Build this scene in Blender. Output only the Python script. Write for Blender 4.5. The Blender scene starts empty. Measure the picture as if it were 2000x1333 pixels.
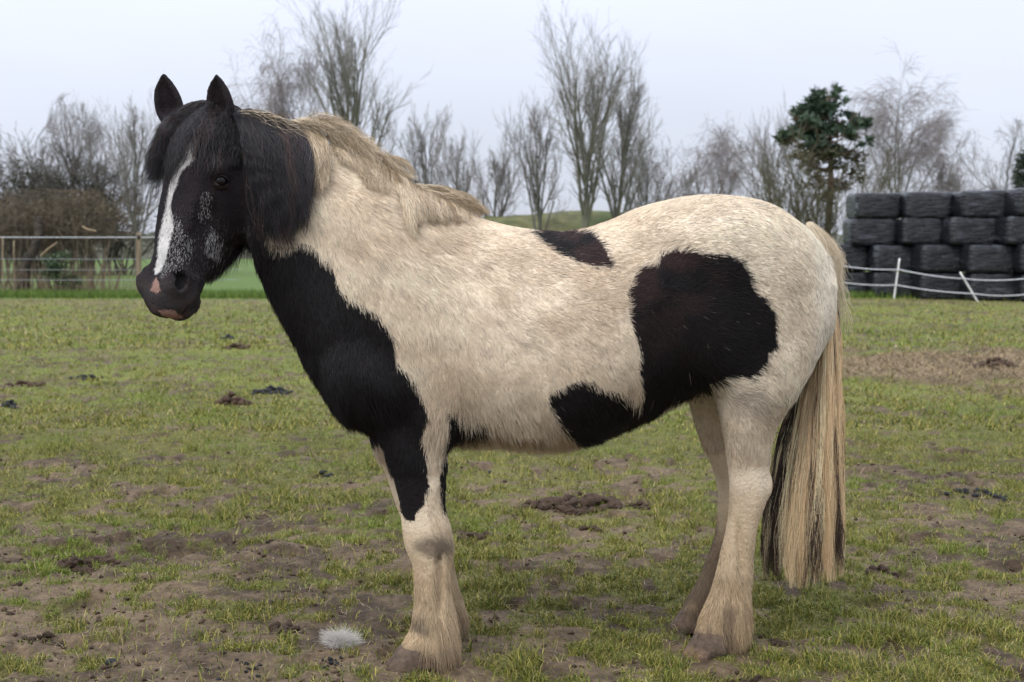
import bpy, math, random
import numpy as np
from mathutils import Vector, Matrix

# ------------------------------------------------------------------ camera, sky, light
SC = bpy.context.scene
COL = SC.collection
CAM_H, FPX, PITCH = 1.26, 2600.0, math.atan((666.5 - 480) / 2600.0)
cam_d = bpy.data.cameras.new('camera'); cam = bpy.data.objects.new('camera', cam_d); COL.objects.link(cam)
cam.location = (0, 0, CAM_H); cam.rotation_euler = (math.pi / 2 - PITCH, 0, 0)
cam_d.sensor_width = 36; cam_d.lens = FPX / 2000 * 36
cam_d.clip_start = 0.1; cam_d.clip_end = 3000
cam_d.dof.use_dof = True; cam_d.dof.focus_distance = 3.95; cam_d.dof.aperture_fstop = 5.6
SC.camera = cam

SUN_EL, SUN_AZ = math.radians(52), math.radians(215)   # azimuth clockwise from +y: behind the camera, a little left
world = bpy.data.worlds.new('World'); SC.world = world; world.use_nodes = True
nt = world.node_tree; nt.nodes.clear()
wo = nt.nodes.new('ShaderNodeOutputWorld')
sky = nt.nodes.new('ShaderNodeTexSky'); sky.sky_type = 'NISHITA'; sky.sun_disc = False
sky.sun_elevation = SUN_EL; sky.sun_rotation = SUN_AZ
bg1 = nt.nodes.new('ShaderNodeBackground'); bg1.inputs[1].default_value = 0.10
nt.links.new(sky.outputs[0], bg1.inputs[0])
# overcast cloud layer: CIE overcast brightness (brighter towards the zenith), faint cloud mottling
tc = nt.nodes.new('ShaderNodeTexCoord'); sx = nt.nodes.new('ShaderNodeSeparateXYZ')
nt.links.new(tc.outputs['Generated'], sx.inputs[0])
mr = nt.nodes.new('ShaderNodeMapRange'); mr.inputs[1].default_value = 0.0; mr.inputs[2].default_value = 1.0
mr.inputs[3].default_value = 0.84; mr.inputs[4].default_value = 2.9
nt.links.new(sx.outputs[2], mr.inputs[0])
mp = nt.nodes.new('ShaderNodeMapping'); mp.inputs['Scale'].default_value = (1.0, 1.0, 2.6)
nt.links.new(tc.outputs['Generated'], mp.inputs[0])
nz = nt.nodes.new('ShaderNodeTexNoise'); nz.inputs['Scale'].default_value = 2.2; nz.inputs['Detail'].default_value = 4.0
nt.links.new(mp.outputs[0], nz.inputs[0])
mr2 = nt.nodes.new('ShaderNodeMapRange'); mr2.inputs[1].default_value = 0.3; mr2.inputs[2].default_value = 0.7
mr2.inputs[3].default_value = 0.93; mr2.inputs[4].default_value = 1.05
nt.links.new(nz.outputs[0], mr2.inputs[0])
mu = nt.nodes.new('ShaderNodeMath'); mu.operation = 'MULTIPLY'
nt.links.new(mr.outputs[0], mu.inputs[0]); nt.links.new(mr2.outputs[0], mu.inputs[1])
bg2 = nt.nodes.new('ShaderNodeBackground'); bg2.inputs[0].default_value = (0.805, 0.850, 0.985, 1)
nt.links.new(mu.outputs[0], bg2.inputs[1])
mx = nt.nodes.new('ShaderNodeMixShader'); mx.inputs[0].default_value = 0.90
nt.links.new(bg1.outputs[0], mx.inputs[1]); nt.links.new(bg2.outputs[0], mx.inputs[2])
nt.links.new(mx.outputs[0], wo.inputs[0])

sd = bpy.data.lights.new('sun', 'SUN'); so = bpy.data.objects.new('sun', sd); COL.objects.link(so)
sd.energy = 1.5; sd.angle = math.radians(28); sd.color = (1.0, 0.955, 0.90)
sdir = Vector((math.sin(SUN_AZ) * math.cos(SUN_EL), math.cos(SUN_AZ) * math.cos(SUN_EL), math.sin(SUN_EL)))
so.rotation_euler = sdir.to_track_quat('Z', 'Y').to_euler(); so.location = (-3, -6, 9)
SC.view_settings.view_transform = 'Standard'; SC.view_settings.look = 'None'
SC.view_settings.exposure = 0.0; SC.view_settings.gamma = 1.0; SC.view_settings.use_curve_mapping = False
SC.render.engine = 'CYCLES'
SC.cycles.max_bounces = 5; SC.cycles.diffuse_bounces = 3; SC.cycles.glossy_bounces = 2
SC.cycles.transparent_max_bounces = 8; SC.cycles.use_denoising = True
SC.cycles_curves.shape = 'RIBBONS'
SC.cycles.volume_bounces = 0; SC.cycles.volume_max_steps = 64

# ------------------------------------------------------------------ helpers
rng = np.random.default_rng(11)
CP, SP = math.cos(PITCH), math.sin(PITCH)

def P(u, v, Y):
    """world point at depth Y of a photograph pixel (array friendly)"""
    u = np.asarray(u, float); v = np.asarray(v, float); Y = np.asarray(Y, float)
    a = (u - 1000) / FPX; b = (666.5 - v) / FPX
    s = Y / (CP + b * SP)
    return np.stack(np.broadcast_arrays(s * a, Y, CAM_H + s * (-SP + b * CP)), -1)

def ground_y(v):
    """depth at which pixel row v meets z = 0"""
    b = (666.5 - v) / FPX
    return CAM_H * (CP + b * SP) / (SP - b * CP)

def unproj(x, z, Y):
    f = Y * CP - (z - CAM_H) * SP
    return 1000 + FPX * x / f, 666.5 - FPX * (Y * SP + (z - CAM_H) * CP) / f

def hsh(ix, iy, iz, seed):
    h = (ix.astype(np.int64) * 374761393 + iy.astype(np.int64) * 668265263 + iz.astype(np.int64) * 2147483647 + seed * 974711) & 0xffffffff
    h = ((h ^ (h >> 13)) * 1274126177) & 0xffffffff
    h = h ^ (h >> 16)
    return (h & 0xffffff) / float(0xffffff)

def vnoise(p, seed=0):
    p = np.asarray(p, float); i = np.floor(p); f = p - i; f = f * f * (3 - 2 * f); i = i.astype(np.int64)
    out = 0
    for dx in (0, 1):
        for dy in (0, 1):
            for dz in (0, 1):
                w = (f[..., 0] if dx else 1 - f[..., 0]) * (f[..., 1] if dy else 1 - f[..., 1]) * (f[..., 2] if dz else 1 - f[..., 2])
                out = out + w * hsh(i[..., 0] + dx, i[..., 1] + dy, i[..., 2] + dz, seed)
    return out

def fbm(p, sc, oc=4, seed=0):
    p = np.asarray(p, float) * sc; a = 0.5; s = 0; t = 0
    for k in range(oc):
        s = s + a * vnoise(p * (2.03 ** k) + 17.3 * k, seed + k); t += a; a *= 0.5
    return s / t

def v3(x, y, z=0.0):
    return np.stack(np.broadcast_arrays(np.asarray(x, float), y, z), -1)

def sstep(a, b, x):
    t = np.clip((x - a) / (b - a), 0, 1); return t * t * (3 - 2 * t)

def norm(a):
    return a / np.maximum(np.linalg.norm(a, axis=-1, keepdims=True), 1e-9)

def tag(o, label=None, cat=None, group=None, kind=None):
    if label: o['label'] = label
    if cat: o['category'] = cat
    if group: o['group'] = group
    if kind: o['kind'] = kind
    return o

def empty(name, loc=(0, 0, 0)):
    o = bpy.data.objects.new(name, None); o.location = loc; o.empty_display_size = 0.1
    COL.objects.link(o); return o

def link(name, data, mat=None, parent=None, loc=None):
    o = bpy.data.objects.new(name, data); COL.objects.link(o)
    if mat is not None and not len(data.materials): data.materials.append(mat)
    if parent is not None:
        o.parent = parent
        if loc is None: o.location = tuple(-c for c in parent.location)
    if loc is not None: o.location = loc
    return o

def mesh_np(name, V, Fs, smooth=True, colors=None):
    """V (n,3); Fs array (m,k) or a list of such arrays; colors (n,3)"""
    V = np.ascontiguousarray(V, np.float32)
    if not isinstance(Fs, (list, tuple)): Fs = [Fs]
    Fs = [np.asarray(f, np.int32) for f in Fs if len(f)]
    me = bpy.data.meshes.new(name)
    me.vertices.add(len(V)); me.vertices.foreach_set('co', V.ravel())
    nl = sum(f.size for f in Fs); npoly = sum(len(f) for f in Fs)
    me.loops.add(nl); me.polygons.add(npoly)
    me.loops.foreach_set('vertex_index', np.concatenate([f.ravel() for f in Fs]))
    starts = []; c = 0
    for f in Fs:
        starts.append(c + np.arange(len(f)) * f.shape[1]); c += f.size
    me.polygons.foreach_set('loop_start', np.concatenate(starts).astype(np.int32))
    me.update(calc_edges=True)
    me.polygons.foreach_set('use_smooth', np.full(npoly, smooth, bool))
    if colors is not None:
        at = me.color_attributes.new('tint', 'FLOAT_COLOR', 'POINT')
        c4 = np.ones((len(V), 4), np.float32); c4[:, :3] = colors
        at.data.foreach_set('color', c4.ravel())
    me.validate()
    return me

def hair_np(name, pts, rad, colors):
    """pts (n,m,3), rad (n,m), colors (n,3): hair curves, one colour per strand"""
    n, m, _ = pts.shape
    hc = bpy.data.hair_curves.new(name)
    hc.add_curves([m] * n)
    hc.position_data.foreach_set('vector', np.ascontiguousarray(pts, np.float32).ravel())
    at = hc.attributes.new('radius', 'FLOAT', 'POINT') if 'radius' not in hc.attributes else hc.attributes['radius']
    at.data.foreach_set('value', np.ascontiguousarray(rad, np.float32).ravel())
    c4 = np.ones((n, 4), np.float32); c4[:, :3] = colors
    ct = hc.attributes.new('tint', 'FLOAT_COLOR', 'CURVE'); ct.data.foreach_set('color', c4.ravel())
    return hc

def tubes(PT, R, k=4):
    """PT (n,m,3) polylines, R (n,m) radii -> verts, quads"""
    n, m, _ = PT.shape
    T = np.gradient(PT, axis=1) if m > 2 else np.repeat((PT[:, 1:] - PT[:, :1]), 2, axis=1)
    T = norm(T)
    ref = np.where(np.abs(T[:, :1, 2:3]) > 0.85, np.array([1.0, 0, 0]), np.array([0, 0, 1.0]))
    A = norm(np.cross(T, np.broadcast_to(ref, T.shape))); B = np.cross(T, A)
    th = np.arange(k) * 2 * math.pi / k
    V = PT[:, :, None, :] + R[:, :, None, None] * (np.cos(th)[None, None, :, None] * A[:, :, None, :] + np.sin(th)[None, None, :, None] * B[:, :, None, :])
    idx = np.arange(n * m * k).reshape(n, m, k)
    a = idx[:, :-1, :]; b = np.roll(a, -1, axis=2); c = np.roll(idx[:, 1:, :], -1, axis=2); d = idx[:, 1:, :]
    return V.reshape(-1, 3), np.stack([a, b, c, d], -1).reshape(-1, 4)

def merge(parts):
    Vs, Fs, off = [], {}, 0
    for V, F in parts:
        Vs.append(V); Fs.setdefault(F.shape[1], []).append(F + off); off += len(V)
    return np.concatenate(Vs), [np.concatenate(f) for f in Fs.values()]

def nodes_of(name):
    m = bpy.data.materials.new(name); m.use_nodes = True
    t = m.node_tree; b = t.nodes['Principled BSDF']
    return m, t, b

def setspec(b, s):
    b.inputs['Specular IOR Level'].default_value = s

def mat_noise(name, c1, c2, scale=20, rough=0.8, spec=0.3, bump=0.0, bscale=None, detail=5, stretch=None):
    m, t, b = nodes_of(name)
    co = t.nodes.new('ShaderNodeTexCoord'); src = co.outputs['Object']
    if stretch:
        mpn = t.nodes.new('ShaderNodeMapping'); mpn.inputs['Scale'].default_value = stretch
        t.links.new(src, mpn.inputs[0]); src = mpn.outputs[0]
    n = t.nodes.new('ShaderNodeTexNoise'); n.inputs['Scale'].default_value = scale; n.inputs['Detail'].default_value = detail
    t.links.new(src, n.inputs[0])
    r = t.nodes.new('ShaderNodeValToRGB'); r.color_ramp.elements[0].position = 0.35; r.color_ramp.elements[1].position = 0.68
    r.color_ramp.elements[0].color = (*c1, 1); r.color_ramp.elements[1].color = (*c2, 1)
    t.links.new(n.outputs[0], r.inputs[0]); t.links.new(r.outputs[0], b.inputs['Base Color'])
    b.inputs['Roughness'].default_value = rough; setspec(b, spec)
    if bump:
        n2 = t.nodes.new('ShaderNodeTexNoise'); n2.inputs['Scale'].default_value = bscale or scale * 3; n2.inputs['Detail'].default_value = 6
        t.links.new(src, n2.inputs[0])
        bp = t.nodes.new('ShaderNodeBump'); bp.inputs['Strength'].default_value = 1.0; bp.inputs['Distance'].default_value = bump
        t.links.new(n2.outputs[0], bp.inputs['Height']); t.links.new(bp.outputs[0], b.inputs['Normal'])
    return m

def mat_attr(name, rough=0.7, spec=0.25, noise=0.0, nscale=40, bump=0.0, bscale=60, trans=0.0):
    m, t, b = nodes_of(name)
    a = t.nodes.new('ShaderNodeAttribute'); a.attribute_name = 'tint'; src = a.outputs['Color']
    co = t.nodes.new('ShaderNodeTexCoord')
    if noise:
        n = t.nodes.new('ShaderNodeTexNoise'); n.inputs['Scale'].default_value = nscale; n.inputs['Detail'].default_value = 6
        t.links.new(co.outputs['Object'], n.inputs[0])
        mr_ = t.nodes.new('ShaderNodeMapRange'); mr_.inputs[1].default_value = 0.3; mr_.inputs[2].default_value = 0.7
        mr_.inputs[3].default_value = 1 - noise; mr_.inputs[4].default_value = 1 + noise
        t.links.new(n.outputs[0], mr_.inputs[0])
        vm = t.nodes.new('ShaderNodeVectorMath'); vm.operation = 'SCALE'
        t.links.new(src, vm.inputs[0]); t.links.new(mr_.outputs[0], vm.inputs['Scale']); src = vm.outputs[0]
    t.links.new(src, b.inputs['Base Color'])
    b.inputs['Roughness'].default_value = rough; setspec(b, spec)
    if bump:
        n2 = t.nodes.new('ShaderNodeTexNoise'); n2.inputs['Scale'].default_value = bscale; n2.inputs['Detail'].default_value = 8
        t.links.new(co.outputs['Object'], n2.inputs[0])
        bp = t.nodes.new('ShaderNodeBump'); bp.inputs['Distance'].default_value = bump
        t.links.new(n2.outputs[0], bp.inputs['Height']); t.links.new(bp.outputs[0], b.inputs['Normal'])
    return m
# ------------------------------------------------------------------ ground
def grassy(x, y):
    """share of living turf at a spot: 0 bare earth .. 1 thick grass"""
    p = v3(x, y)
    g = 0.17 * fbm(p, 1.0, 3, 5) + 0.33 * fbm(p, 4.6, 3, 9) + 0.50 * fbm(p, 14.0, 3, 10)
    bare = 0.048 * (1 - sstep(4.2, 7.5, y))                         # trodden near the camera
    bare = bare + 0.050 * (1 - sstep(5.0, 8.0, y)) * (1 - sstep(-1.2, 0.1, x))
    bare = bare - 0.05 * sstep(6.0, 9.0, y)
    g = g - bare
    s = sstep(0.420, 0.520, g)
    # old hay lying in a patch on the right
    hay = hay_mask(x, y)
    s = s * (1 - 0.95 * hay)
    s = np.where(y > 31.5, 1.0, s)
    return s

def hay_mask(x, y):
    p = v3(x, y)
    d = np.hypot((x - 5.0) / 2.3, (y - 13.4) / 2.3) + 1.1 * (fbm(p, 0.9, 4, 31) - 0.5) + 1.6 * (fbm(p, 3.5, 3, 33) - 0.5)
    return 1 - sstep(0.70, 1.15, d)

def ground_z(x, y):
    p = v3(x, y)
    near = 1 - sstep(9, 22, y)
    z = near * (0.040 * (fbm(p, 3.2, 4, 51) - 0.5) + 0.034 * (fbm(p, 13.0, 3, 57) - 0.5))
    pock = sstep(0.62, 0.74, fbm(p, 6.5, 2, 61)) * (1 - .8 * grassy(x, y))
    z = z - near * 0.040 * pock
    z = z + 0.05 * (fbm(p, 0.25, 2, 71) - 0.5) * sstep(8, 20, y)
    z = z + hay_mask(x, y) * (0.10 * fbm(p, 1.6, 4, 41))
    return z

ys = [-60, -20, -6, 0, 1.5, 2.4, 3.0]
y = 3.4
while y < 9: ys.append(y); y *= 1.0042
while y < 34: ys.append(y); y *= 1.010
while y < 2200: ys.append(y); y *= 1.09
ys = np.array(ys)
s_ = np.concatenate([-np.geomspace(4, 0.46, 14), np.linspace(-0.45, 0.45, 470), np.geomspace(0.46, 4, 14)])
YY, SS = np.meshgrid(ys, s_, indexing='ij')
XX = SS * (np.maximum(YY, 0) + 1.0) * 0.92
XX = np.where(YY < 3.2, SS * (3.9 + np.maximum(3.2 - YY, 0) * 2.0), XX)
G = grassy(XX, YY); H = hay_mask(XX, YY)
ZZ = ground_z(XX, YY)
pp = v3(XX, YY)
mud1, mud2 = np.array([0.048, 0.032, 0.020]), np.array([0.142, 0.101, 0.062])
mt = fbm(pp, 2.3, 4, 81)[..., None]
mud = mud1 + (mud2 - mud1) * sstep(0.30, 0.70, mt * .5 + .5 * fbm(pp, 19, 3, 82)[..., None])
turf = np.array([0.094, 0.114, 0.022]) + (np.array([0.165, 0.178, 0.038]) - np.array([0.094, 0.114, 0.022])) * fbm(pp, 0.8, 4, 91)[..., None]
speck = sstep(0.50, 0.66, fbm(pp * np.array([1, .45, 1]), 3.0, 4, 93))[..., None]
turf_far = turf * (1 - 0.6 * speck) + mud * 0.6 * speck
nearw = (1 - sstep(7.5, 13, YY))[..., None]; turf = turf_far * (1 - nearw) + (0.45 * turf * np.array([1.0, 1, .7]) + 0.35 * mud) * nearw
field = np.array([0.078, 0.120, 0.026]) + np.array([0.02, 0.03, 0.012]) * fbm(pp, 0.1, 3, 95)[..., None]
strip = sstep(26.5, 30, YY + 2.0 * (fbm(pp, 0.5, 3, 96) - .5))[..., None] * (1 - sstep(30.5, 31.2, YY))[..., None]
turf = turf * (1 - 0.45 * strip) + np.array([0.17, 0.13, 0.085]) * 0.45 * strip
wf = sstep(31.0, 32.0, YY + 1.2 * (fbm(pp, 0.8, 2, 97) - .5))[..., None]
turf = turf * (1 - wf) + field * wf
hayc = np.array([0.155, 0.112, 0.064]) * (0.45 + 1.1 * fbm(pp, 5.0, 4, 99)[..., None])
gcol = mud * (1 - G[..., None]) + turf * G[..., None]
gcol = gcol * (1 - H[..., None]) + hayc * H[..., None]
nr, ncl = YY.shape
idx = np.arange(nr * ncl).reshape(nr, ncl)
Fg = np.stack([idx[:-1, :-1], idx[:-1, 1:], idx[1:, 1:], idx[1:, :-1]], -1).reshape(-1, 4)
M_ground = mat_attr('earth_and_turf', rough=0.9, spec=0.2, noise=0.30, nscale=45, bump=0.012, bscale=60)
gnd = link('ground', mesh_np('ground', v3(XX, YY, ZZ).reshape(-1, 3), Fg, True, gcol.reshape(-1, 3)), M_ground)
tag(gnd, kind='structure')

# ------------------------------------------------------------------ grass blades
def blades(x, y, h, w, lean, cols, segs=1):
    n = len(x); z = ground_z(x, y) - 0.003
    az = rng.uniform(0, 2 * math.pi, n); fa = rng.uniform(0, 2 * math.pi, n)
    d = np.stack([np.cos(az), np.sin(az), np.zeros(n)], -1); side = np.stack([np.cos(fa), np.sin(fa), np.zeros(n)], -1)
    b = np.stack([x, y, z], -1); up = np.array([0, 0, 1.0])
    L = h[:, None]; ln = lean[:, None]; W = w[:, None] * 0.5
    tip = b + L * (np.sin(ln) * d + np.cos(ln) * up)
    if segs == 1:
        V = np.stack([b - side * W, b + side * W, tip], 1).reshape(-1, 3)
        F = np.arange(3 * n).reshape(n, 3); rep = 3; Fs = [F]
    else:
        mid = b + L * 0.55 * (np.sin(ln * 0.55) * d + np.cos(ln * 0.55) * up)
        V = np.stack([b - side * W, b + side * W, mid - side * W * .8, mid + side * W * .8, tip], 1).reshape(-1, 3)
        o = np.arange(n)[:, None] * 5; rep = 5
        Fs = [o + np.array([0, 1, 3, 2]), o + np.array([2, 3, 4])]
    return V, Fs, np.repeat(cols, rep, axis=0)

def blade_colors(x, y, n):
    base = np.array([0.145, 0.160, 0.024]); yel = np.array([0.33, 0.28, 0.075]); dk = np.array([0.060, 0.085, 0.020])
    t = fbm(v3(x, y), 1.7, 3, 101); t2 = rng.random(n)
    c = base * (0.75 + 0.6 * rng.random((n, 1)))
    c = np.where((t2 < 0.32)[:, None], yel * (0.7 + 0.5 * rng.random((n, 1))), c)
    c = np.where((t2 > 0.86)[:, None], dk, c)
    lush = sstep(0.5, 0.68, t)[:, None]
    c = c * (1 - 0.6 * lush) + np.array([0.142, 0.202, 0.024]) * (0.6 + .8 * rng.random((n, 1))) * 0.6 * lush
    straw = (rng.random(n) < 0.05)[:, None]
    c = np.where(straw, np.array([0.36, 0.28, 0.17]) * (0.6 + 0.6 * rng.random((n, 1))), c)
    return c

allV, F3, F4, allC, off = [], [], [], [], 0
def put(V, Fs, C):
    global off
    for f in Fs: (F3 if f.shape[1] == 3 else F4).append(f + off)
    allV.append(V); allC.append(C); off += len(V)

for (y0, y1, n, hh, ww, segs, pw) in ((3.55, 5.6, 300000, 0.035, 0.0028, 2, 1.0), (5.6, 9.0, 300000, 0.034, 0.0044, 1, 1.0),
                                      (9.0, 16.0, 190000, 0.040, 0.0085, 1, 1.0), (16.0, 33.0, 120000, 0.06, 0.018, 1, 1.0)):
    yy = 1 / (1 / y0 + rng.random(n) * (1 / y1 - 1 / y0)) if y0 > 5 else rng.uniform(y0, y1, n)
    xx = rng.uniform(-0.46, 0.46, n) * yy
    g = grassy(xx, yy)
    clump = sstep(0.42, 0.62, fbm(v3(xx, yy), 16.0, 2, 111))
    keep = rng.random(n) < (0.05 + 0.95 * g * (0.35 + 0.65 * clump))
    xx, yy, g, clump = xx[keep], yy[keep], g[keep], clump[keep]; m_ = len(xx)
    h = hh * (0.35 + 0.9 * rng.random(m_)) * (0.6 + 0.55 * clump)
    big = sstep(0.63, 0.72, fbm(v3(xx, yy), 2.6, 2, 121)); h = h * (1 + 0.7 * big)
    put(*blades(xx, yy, h, ww * (0.6 + 0.8 * rng.random(m_)), rng.uniform(0.25, 1.35, m_), blade_colors(xx, yy, m_), segs))
# loose straw and dead stalks lying flat
n = 17000
yy = rng.uniform(3.55, 9, n); xx = rng.uniform(-0.46, 0.46, n) * yy
put(*blades(xx, yy, rng.uniform(0.02, 0.085, n), np.full(n, 0.0026), rng.uniform(1.35, 1.52, n), np.array([0.34, 0.26, 0.16]) * (0.5 + 0.8 * rng.random((n, 1))), 1))
# taller lush fringe below the fence line
n = 52000
xx = rng.uniform(-16, 16, n); yy = 31.9 + 2.4 * rng.random(n) ** 1.3
put(*blades(xx, yy, rng.uniform(0.08, 0.24, n), np.full(n, 0.02), rng.uniform(0.1, 0.8, n), np.array([0.105, 0.165, 0.028]) * (0.6 + 0.8 * rng.random((n, 1))), 1))
M_grass = mat_attr('grass_blade', rough=0.6, spec=0.25)
gme = mesh_np('grass', np.concatenate(allV), [np.concatenate(F4), np.concatenate(F3)], False, np.concatenate(allC))
tag(link('grass', gme, M_grass), kind='stuff')
# the old hay: short stalks piled in the patch on the right
n = 90000
xx = rng.uniform(1.5, 9, n); yy = rng.uniform(9.5, 17.5, n)
k = rng.random(n) < hay_mask(xx, yy); xx, yy = xx[k], yy[k]; n = len(xx)
V, Fs, C = blades(xx, yy, rng.uniform(0.05, 0.16, n), np.full(n, 0.008), rng.uniform(0.9, 1.5, n), np.array([0.33, 0.245, 0.135]) * (0.25 + 1.0 * rng.random((n, 1))), 1)
tag(link('old_hay', mesh_np('old_hay', V, Fs, False, C), M_grass), kind='stuff')

# loose crumbs of earth between the turf
n = 9000; yy = rng.uniform(3.6, 9.5, n); xx = rng.uniform(-0.46, 0.46, n) * yy
k = rng.random(n) < (1.05 - grassy(xx, yy)) * (.25 + .75 * sstep(.45, .6, fbm(v3(xx, yy), 4, 3, 141))); xx, yy = xx[k], yy[k]; n = len(xx)
ico = np.array([(1, 0, 0), (-1, 0, 0), (0, 1, 0), (0, -1, 0), (0, 0, 1), (0, 0, -1)], float); tri = np.array([(0, 2, 4), (2, 1, 4), (1, 3, 4), (3, 0, 4), (2, 0, 5), (1, 2, 5), (3, 1, 5), (0, 3, 5)])
r = (0.003 + 0.013 * rng.random(n) ** 3)[:, None, None]
V = ico[None] * r * rng.uniform(.5, 1.3, (n, 6, 1)) * np.array([1, 1, .65]) + rng.normal(0, .15, (n, 6, 3)) * r
V = V + np.stack([xx, yy, ground_z(xx, yy) + r[:, 0, 0] * .3], -1)[:, None]
C = np.repeat(np.array([0.080, 0.052, 0.034]) * rng.uniform(.5, 1.4, (n, 1)), 6, 0)
tag(link('soil_crumbs', mesh_np('soil_crumbs', V.reshape(-1, 3), (np.arange(n)[:, None, None] * 6 + tri[None]).reshape(-1, 3), True, C), M_ground), kind='stuff')
# ------------------------------------------------------------------ the horse: one body grown from blended volumes
GS = 0.0052
B0 = np.array([-1.26, 3.50, -0.06]); B1 = np.array([1.16, 4.56, 1.86])
NX, NY, NZ = [int(k) + 2 for k in (B1 - B0) / GS]
gx = (B0[0] + GS * np.arange(NX)).astype(np.float32); gy = (B0[1] + GS * np.arange(NY)).astype(np.float32); gz = (B0[2] + GS * np.arange(NZ)).astype(np.float32)
FLD = np.full((NX, NY, NZ), 1.0, np.float32)

def region(lo, hi):
    a = np.maximum(np.floor((np.asarray(lo) - B0) / GS).astype(int), 0); b = np.minimum(np.ceil((np.asarray(hi) - B0) / GS).astype(int) + 1, (NX, NY, NZ))
    sl = tuple(slice(i, j) for i, j in zip(a, b))
    X, Y, Z = np.meshgrid(gx[sl[0]], gy[sl[1]], gz[sl[2]], indexing='ij', sparse=True)
    return sl, X, Y, Z

def smin(a, b, k):
    h = np.clip(0.5 + 0.5 * (b - a) / k, 0, 1)
    return b + (a - b) * h - k * h * (1 - h)

def add(sl, f, k): FLD[sl] = smin(FLD[sl], f.astype(np.float32), k)
def cut(sl, f, k): FLD[sl] = -smin(-FLD[sl], f.astype(np.float32), k)

def smooth_tab(tab, n=160):
    """monotone t, smooth (Catmull-Rom) resampling of the other columns"""
    tab = np.asarray(tab, float); t = tab[:, 0]; q = np.linspace(t[0], t[-1], n)
    m = np.gradient(tab, t, axis=0)
    i = np.clip(np.searchsorted(t, q, 'right') - 1, 0, len(t) - 2); h = (t[i + 1] - t[i])[:, None]; s = ((q - t[i])[:, None]) / h
    r = (2 * s**3 - 3 * s**2 + 1) * tab[i] + (s**3 - 2 * s**2 + s) * h * m[i] + (-2 * s**3 + 3 * s**2) * tab[i + 1] + (s**3 - s**2) * h * m[i + 1]
    r[:, 0] = q; return r

def loft(O, A, U, W, tab, k, p=2.2, pad=0.05, sub=False):
    """tab rows: t, lo, hi (along U), widest fraction, centre and half width along W"""
    O, A, U, W = (np.asarray(q, float) for q in (O, A, U, W))
    tb = smooth_tab(tab)
    pts = []
    for r in tb[::8]:
        for uu in (r[1], r[2]):
            for ww in (r[4] - r[5], r[4] + r[5]): pts.append(O + A * r[0] + U * uu + W * ww)
    pts = np.array(pts); sl, X, Y, Z = region(pts.min(0) - pad, pts.max(0) + pad)
    dx, dy, dz = X - O[0], Y - O[1], Z - O[2]
    t = dx * A[0] + dy * A[1] + dz * A[2]; u = dx * U[0] + dy * U[1] + dz * U[2]; w = dx * W[0] + dy * W[1] + dz * W[2]
    tc_ = np.clip(t, tb[0, 0], tb[-1, 0])
    lo, hi, fr, wc, wh = (np.interp(tc_.ravel(), tb[:, 0], tb[:, j]).reshape(tc_.shape).astype(np.float32) for j in range(1, 6))
    uc = lo + (hi - lo) * fr
    du = u - uc; uh = np.where(du > 0, hi - uc, uc - lo); wh = np.maximum(wh, 1e-3); uh = np.maximum(uh, 1e-3)
    r = (np.abs((w - wc) / wh) ** p + np.abs(du / uh) ** p) ** (1 / p)
    f = (r - 1) * np.minimum(wh, uh)
    dt = np.abs(t - tc_)
    f = np.where(dt > 0, np.hypot(np.maximum(f, 0), dt) + np.minimum(f, 0) * 0, f)
    (cut if sub else add)(sl, f, k)

def ell(c, r, k, rot=None, sub=False, pad=0.05):
    c = np.asarray(c, float); r = np.asarray(r, float); R = np.eye(3) if rot is None else np.asarray(rot, float)
    m = r.max() + pad; sl, X, Y, Z = region(c - m, c + m)
    d = [X - c[0], Y - c[1], Z - c[2]]
    q = [sum(d[j] * R[i, j] for j in range(3)) for i in range(3)]
    k0 = np.sqrt(sum((q[i] / r[i]) ** 2 for i in range(3))); k1 = np.sqrt(sum((q[i] / r[i] ** 2) ** 2 for i in range(3)))
    f = k0 * (k0 - 1) / np.maximum(k1, 1e-6)
    f = np.where(k0 < 1e-3, -r.min(), f)
    (cut if sub else add)(sl, f, k)

def yc_body(u): return np.interp(u, [420, 480, 640, 820, 1450, 1640], [4.00, 4.01, 4.04, 4.065, 4.185, 4.22])

# trunk and neck: u, v top, v bottom, widest at (from the bottom), half width
trunk = [(440, 240, 395, .45, .060), (460, 230, 440, .45, .075), (490, 226, 500, .45, .092), (520, 232, 565, .42, .105), (560, 246, 640, .40, .120),
         (600, 262, 718, .36, .140), (640, 278, 774, .34, .165), (700, 308, 832, .34, .205), (760, 343, 856, .38, .235), (820, 372, 862, .42, .255),
         (880, 402, 868, .43, .272), (940, 424, 872, .43, .290), (1000, 439, 878, .43, .308), (1060, 447, 881, .43, .322), (1120, 447, 874, .45, .330),
         (1180, 431, 858, .47, .330), (1240, 406, 832, .50, .322), (1300, 389, 802, .52, .305), (1360, 382, 775, .54, .292), (1420, 383, 755, .56, .284),
         (1480, 396, 742, .56, .272), (1530, 416, 730, .55, .245), (1570, 441, 715, .52, .205), (1600, 474, 690, .50, .160), (1622, 520, 655, .50, .105), (1632, 570, 615, .50, .05)]
rows = []
for u, vt, vb, fr, hw in trunk:
    yc = yc_body(u); a = P(u, vt + 5, yc); b = P(u, vb - 6, yc - 0.03)
    rows.append((a[0], b[2], a[2], fr, yc, hw - 0.008))
loft((0, 0, 0), (1, 0, 0), (0, 0, 1), (0, 1, 0), rows, 0.02, p=2.25)

def leg(tab, k, p=2.3):
    r = []
    for v, uf, ur, Y, hw in tab:
        a = P(uf + 4, v, Y); b = P(ur - 4, v, Y); r.append((-a[2], a[0], b[0], .5, Y, hw))
    loft((0, 0, 0), (0, 0, -1), (1, 0, 0), (0, 1, 0), r, k, p)

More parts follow.
